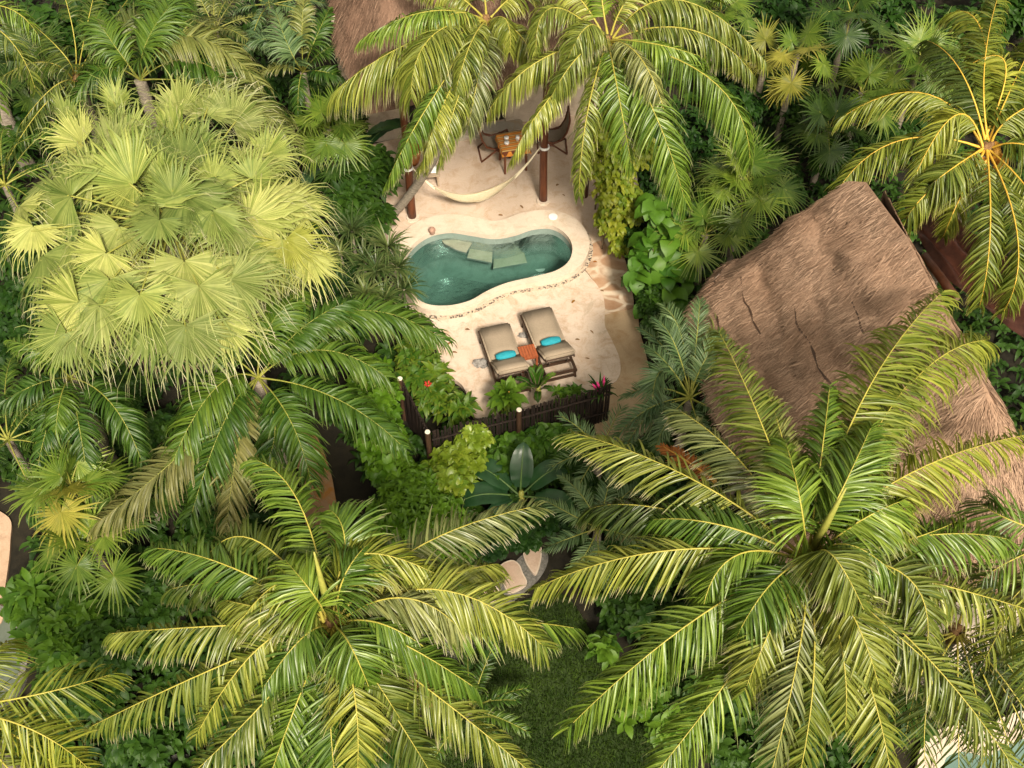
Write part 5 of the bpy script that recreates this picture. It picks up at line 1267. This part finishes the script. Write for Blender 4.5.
bush('dark shrub in the gap left of the big fan palm', [z_(15, 250, .8, (.6, .7, .6)), z_(25, 300, .6, (.6, .6, .5)), z_(10, 340, .5, (.6, .5, .5))], 'shrub_dark', group=FG, rosettes=260, per=6, leaf=(.24, .11))
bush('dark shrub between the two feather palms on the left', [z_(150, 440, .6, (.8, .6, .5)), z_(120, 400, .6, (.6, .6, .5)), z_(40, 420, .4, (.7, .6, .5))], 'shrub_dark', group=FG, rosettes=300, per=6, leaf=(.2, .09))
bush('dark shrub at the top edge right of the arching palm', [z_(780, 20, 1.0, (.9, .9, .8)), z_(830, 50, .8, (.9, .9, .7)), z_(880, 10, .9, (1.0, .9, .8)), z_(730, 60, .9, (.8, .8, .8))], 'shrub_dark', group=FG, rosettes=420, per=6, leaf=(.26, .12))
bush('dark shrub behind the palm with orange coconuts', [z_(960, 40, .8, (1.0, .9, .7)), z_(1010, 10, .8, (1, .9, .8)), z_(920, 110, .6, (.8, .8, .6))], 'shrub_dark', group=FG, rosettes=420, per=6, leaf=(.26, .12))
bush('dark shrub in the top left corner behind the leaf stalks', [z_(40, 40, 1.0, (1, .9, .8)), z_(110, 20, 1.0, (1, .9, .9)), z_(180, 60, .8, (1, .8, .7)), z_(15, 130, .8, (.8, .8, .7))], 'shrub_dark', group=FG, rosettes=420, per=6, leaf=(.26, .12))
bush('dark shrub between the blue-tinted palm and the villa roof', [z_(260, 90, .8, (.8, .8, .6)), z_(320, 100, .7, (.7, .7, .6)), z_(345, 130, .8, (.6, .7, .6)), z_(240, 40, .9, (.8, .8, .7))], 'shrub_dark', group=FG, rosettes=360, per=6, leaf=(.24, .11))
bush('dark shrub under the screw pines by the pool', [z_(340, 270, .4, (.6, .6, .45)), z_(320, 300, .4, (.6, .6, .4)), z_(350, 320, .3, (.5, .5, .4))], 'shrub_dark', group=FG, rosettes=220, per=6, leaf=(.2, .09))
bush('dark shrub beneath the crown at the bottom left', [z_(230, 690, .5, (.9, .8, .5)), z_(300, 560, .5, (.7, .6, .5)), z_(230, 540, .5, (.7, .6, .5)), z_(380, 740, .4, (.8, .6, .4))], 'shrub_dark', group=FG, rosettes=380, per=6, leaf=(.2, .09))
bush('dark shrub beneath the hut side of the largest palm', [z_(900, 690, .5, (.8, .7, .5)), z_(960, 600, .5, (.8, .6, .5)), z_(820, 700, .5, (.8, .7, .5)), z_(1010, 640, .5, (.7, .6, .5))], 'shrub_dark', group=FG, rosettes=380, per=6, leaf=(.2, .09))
# fallen orange frond
q0 = at(716, 482, 2.6); add_root = thing('dry_frond', 'dry orange-brown frond hanging by the largest palm', 'frond', q0)
add_frond(add_root, q0, q0, at(690, 462, 2.75), at(662, 446, 2.5), M['dry_orange'], M['nut'], 'leaflets', None, False, n=46, L=.26, w=.03, droop=.5, pf=.1, rib=(.03, .01))
q0 = at(775, 515, 3.6)

for k, (px, py) in enumerate(((573, 181), (565, 196), (556, 186), (447, 345), (452, 352), (590, 330), (575, 300), (585, 358), (470, 330), (445, 338), (520, 205), (600, 290), (593, 262), (498, 215), (580, 340))):
    q = at(px, py, .012); n1 = np.array([[0, 0, 0.0]]); th = random.uniform(0, 6.28)
    Vv, Q, lt, lr = leaves_geo(n1, np.array([[math.cos(th), math.sin(th), .12]]), np.array([random.uniform(.09, .16)]), np.array([random.uniform(.03, .06)]), .5)
    a = Acc(); a.add(Vv, Q, lt, lr); o = link('fallen_leaf', a.mesh('fallen_leaf', [M['dry_orange'] if k % 3 == 0 else M['fibre']])); o.location = q
    tag(o, 'small dry brown fallen leaf lying on the pale deck', 'leaf', 'fallen leaves on the deck')
# ------------------------------------------------------------------ undergrowth and lawn
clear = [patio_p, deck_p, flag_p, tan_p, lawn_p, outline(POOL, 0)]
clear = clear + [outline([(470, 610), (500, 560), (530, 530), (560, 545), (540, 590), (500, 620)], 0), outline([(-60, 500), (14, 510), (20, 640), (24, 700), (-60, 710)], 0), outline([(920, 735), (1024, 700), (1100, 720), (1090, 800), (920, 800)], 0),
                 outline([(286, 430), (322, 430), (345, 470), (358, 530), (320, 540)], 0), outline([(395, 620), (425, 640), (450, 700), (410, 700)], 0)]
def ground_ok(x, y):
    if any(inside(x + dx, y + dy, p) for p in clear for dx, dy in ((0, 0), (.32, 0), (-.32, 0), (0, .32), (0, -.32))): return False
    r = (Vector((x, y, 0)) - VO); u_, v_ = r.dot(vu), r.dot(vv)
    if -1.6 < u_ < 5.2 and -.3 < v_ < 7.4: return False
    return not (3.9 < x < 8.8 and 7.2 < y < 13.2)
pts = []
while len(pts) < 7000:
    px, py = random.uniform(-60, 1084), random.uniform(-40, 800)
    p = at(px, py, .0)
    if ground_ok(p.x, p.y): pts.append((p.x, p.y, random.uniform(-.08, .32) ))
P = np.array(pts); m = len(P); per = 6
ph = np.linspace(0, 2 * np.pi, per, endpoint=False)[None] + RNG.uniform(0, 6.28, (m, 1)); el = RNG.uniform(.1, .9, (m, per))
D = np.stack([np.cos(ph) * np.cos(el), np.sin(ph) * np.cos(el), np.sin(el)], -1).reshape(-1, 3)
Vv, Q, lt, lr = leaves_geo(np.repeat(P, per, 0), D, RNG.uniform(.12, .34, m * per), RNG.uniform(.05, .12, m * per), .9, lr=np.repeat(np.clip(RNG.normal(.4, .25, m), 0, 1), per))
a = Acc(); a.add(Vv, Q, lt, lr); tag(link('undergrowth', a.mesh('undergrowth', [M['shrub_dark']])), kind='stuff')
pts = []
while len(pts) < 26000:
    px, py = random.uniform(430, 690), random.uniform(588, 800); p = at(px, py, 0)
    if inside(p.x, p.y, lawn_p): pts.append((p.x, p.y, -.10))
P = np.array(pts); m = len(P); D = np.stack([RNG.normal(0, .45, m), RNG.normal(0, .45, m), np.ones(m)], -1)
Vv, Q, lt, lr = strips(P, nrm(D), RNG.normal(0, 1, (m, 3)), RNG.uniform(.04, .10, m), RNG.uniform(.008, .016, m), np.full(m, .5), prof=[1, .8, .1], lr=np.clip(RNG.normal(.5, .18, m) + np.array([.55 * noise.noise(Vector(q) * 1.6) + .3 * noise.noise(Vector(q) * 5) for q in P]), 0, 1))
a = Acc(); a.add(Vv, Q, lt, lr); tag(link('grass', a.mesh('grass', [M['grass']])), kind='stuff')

# ------------------------------------------------------------------ light, sky, camera
w = bpy.data.worlds.new('World'); bpy.context.scene.world = w; w.use_nodes = True
nt = w.node_tree; sky = nt.nodes.new('ShaderNodeTexSky'); sky.sky_type = 'NISHITA'; sky.sun_disc = False
SUN_EL, SUN_AZ = R(46), R(163)          # azimuth clockwise from +Y: behind the camera, a little to the right, behind thin cloud
sky.sun_elevation = SUN_EL; sky.sun_rotation = SUN_AZ; sky.air_density = 1.0; sky.dust_density = 4.0; sky.ozone_density = .4
hs = nt.nodes.new('ShaderNodeHueSaturation'); hs.inputs['Saturation'].default_value = .12; nt.links.new(sky.outputs[0], hs.inputs['Color'])
tn = nt.nodes.new('ShaderNodeMix'); tn.data_type = 'RGBA'; tn.blend_type = 'MULTIPLY'; tn.inputs[0].default_value = 1; tn.inputs[7].default_value = (1.08, .98, .80, 1); nt.links.new(hs.outputs[0], tn.inputs[6])
bg = nt.nodes['Background']; bg.inputs[1].default_value = .10; nt.links.new(tn.outputs[2], bg.inputs[0])
sl = bpy.data.lights.new('sun', 'SUN'); sl.energy = 3.0; sl.angle = R(9); sl.color = (1, .89, .73)
so = bpy.data.objects.new('sun', sl); C.objects.link(so)
sdir = Vector((math.sin(SUN_AZ) * math.cos(SUN_EL), math.cos(SUN_AZ) * math.cos(SUN_EL), math.sin(SUN_EL)))
so.rotation_euler = sdir.to_track_quat('Z', 'Y').to_euler(); so.location = sdir * 60
cam = bpy.data.cameras.new('camera'); co = bpy.data.objects.new('camera', cam); C.objects.link(co)
cam.sensor_width = 36; cam.lens = 36 * FPX / 1024; cam.clip_end = 500; cam.clip_start = .1
co.location = (0, 0, CAMH); co.rotation_euler = (R(90) - PITCH, 0, 0)
sc = bpy.context.scene; sc.camera = co
sc.view_settings.view_transform = 'Standard'; sc.view_settings.look = 'None'; sc.view_settings.gamma = 1.0; sc.view_settings.exposure = 1.0
sc.cycles.max_bounces = 7; sc.cycles.transparent_max_bounces = 12; sc.cycles.diffuse_bounces = 5; sc.cycles.caustics_reflective = False; sc.cycles.caustics_refractive = False
sc.cycles.use_denoising = True
print('objects', len(bpy.data.objects), 'verts', sum(len(m.vertices) for m in bpy.data.meshes), 'frond len', min(FSTAT), sum(FSTAT) / len(FSTAT), max(FSTAT))
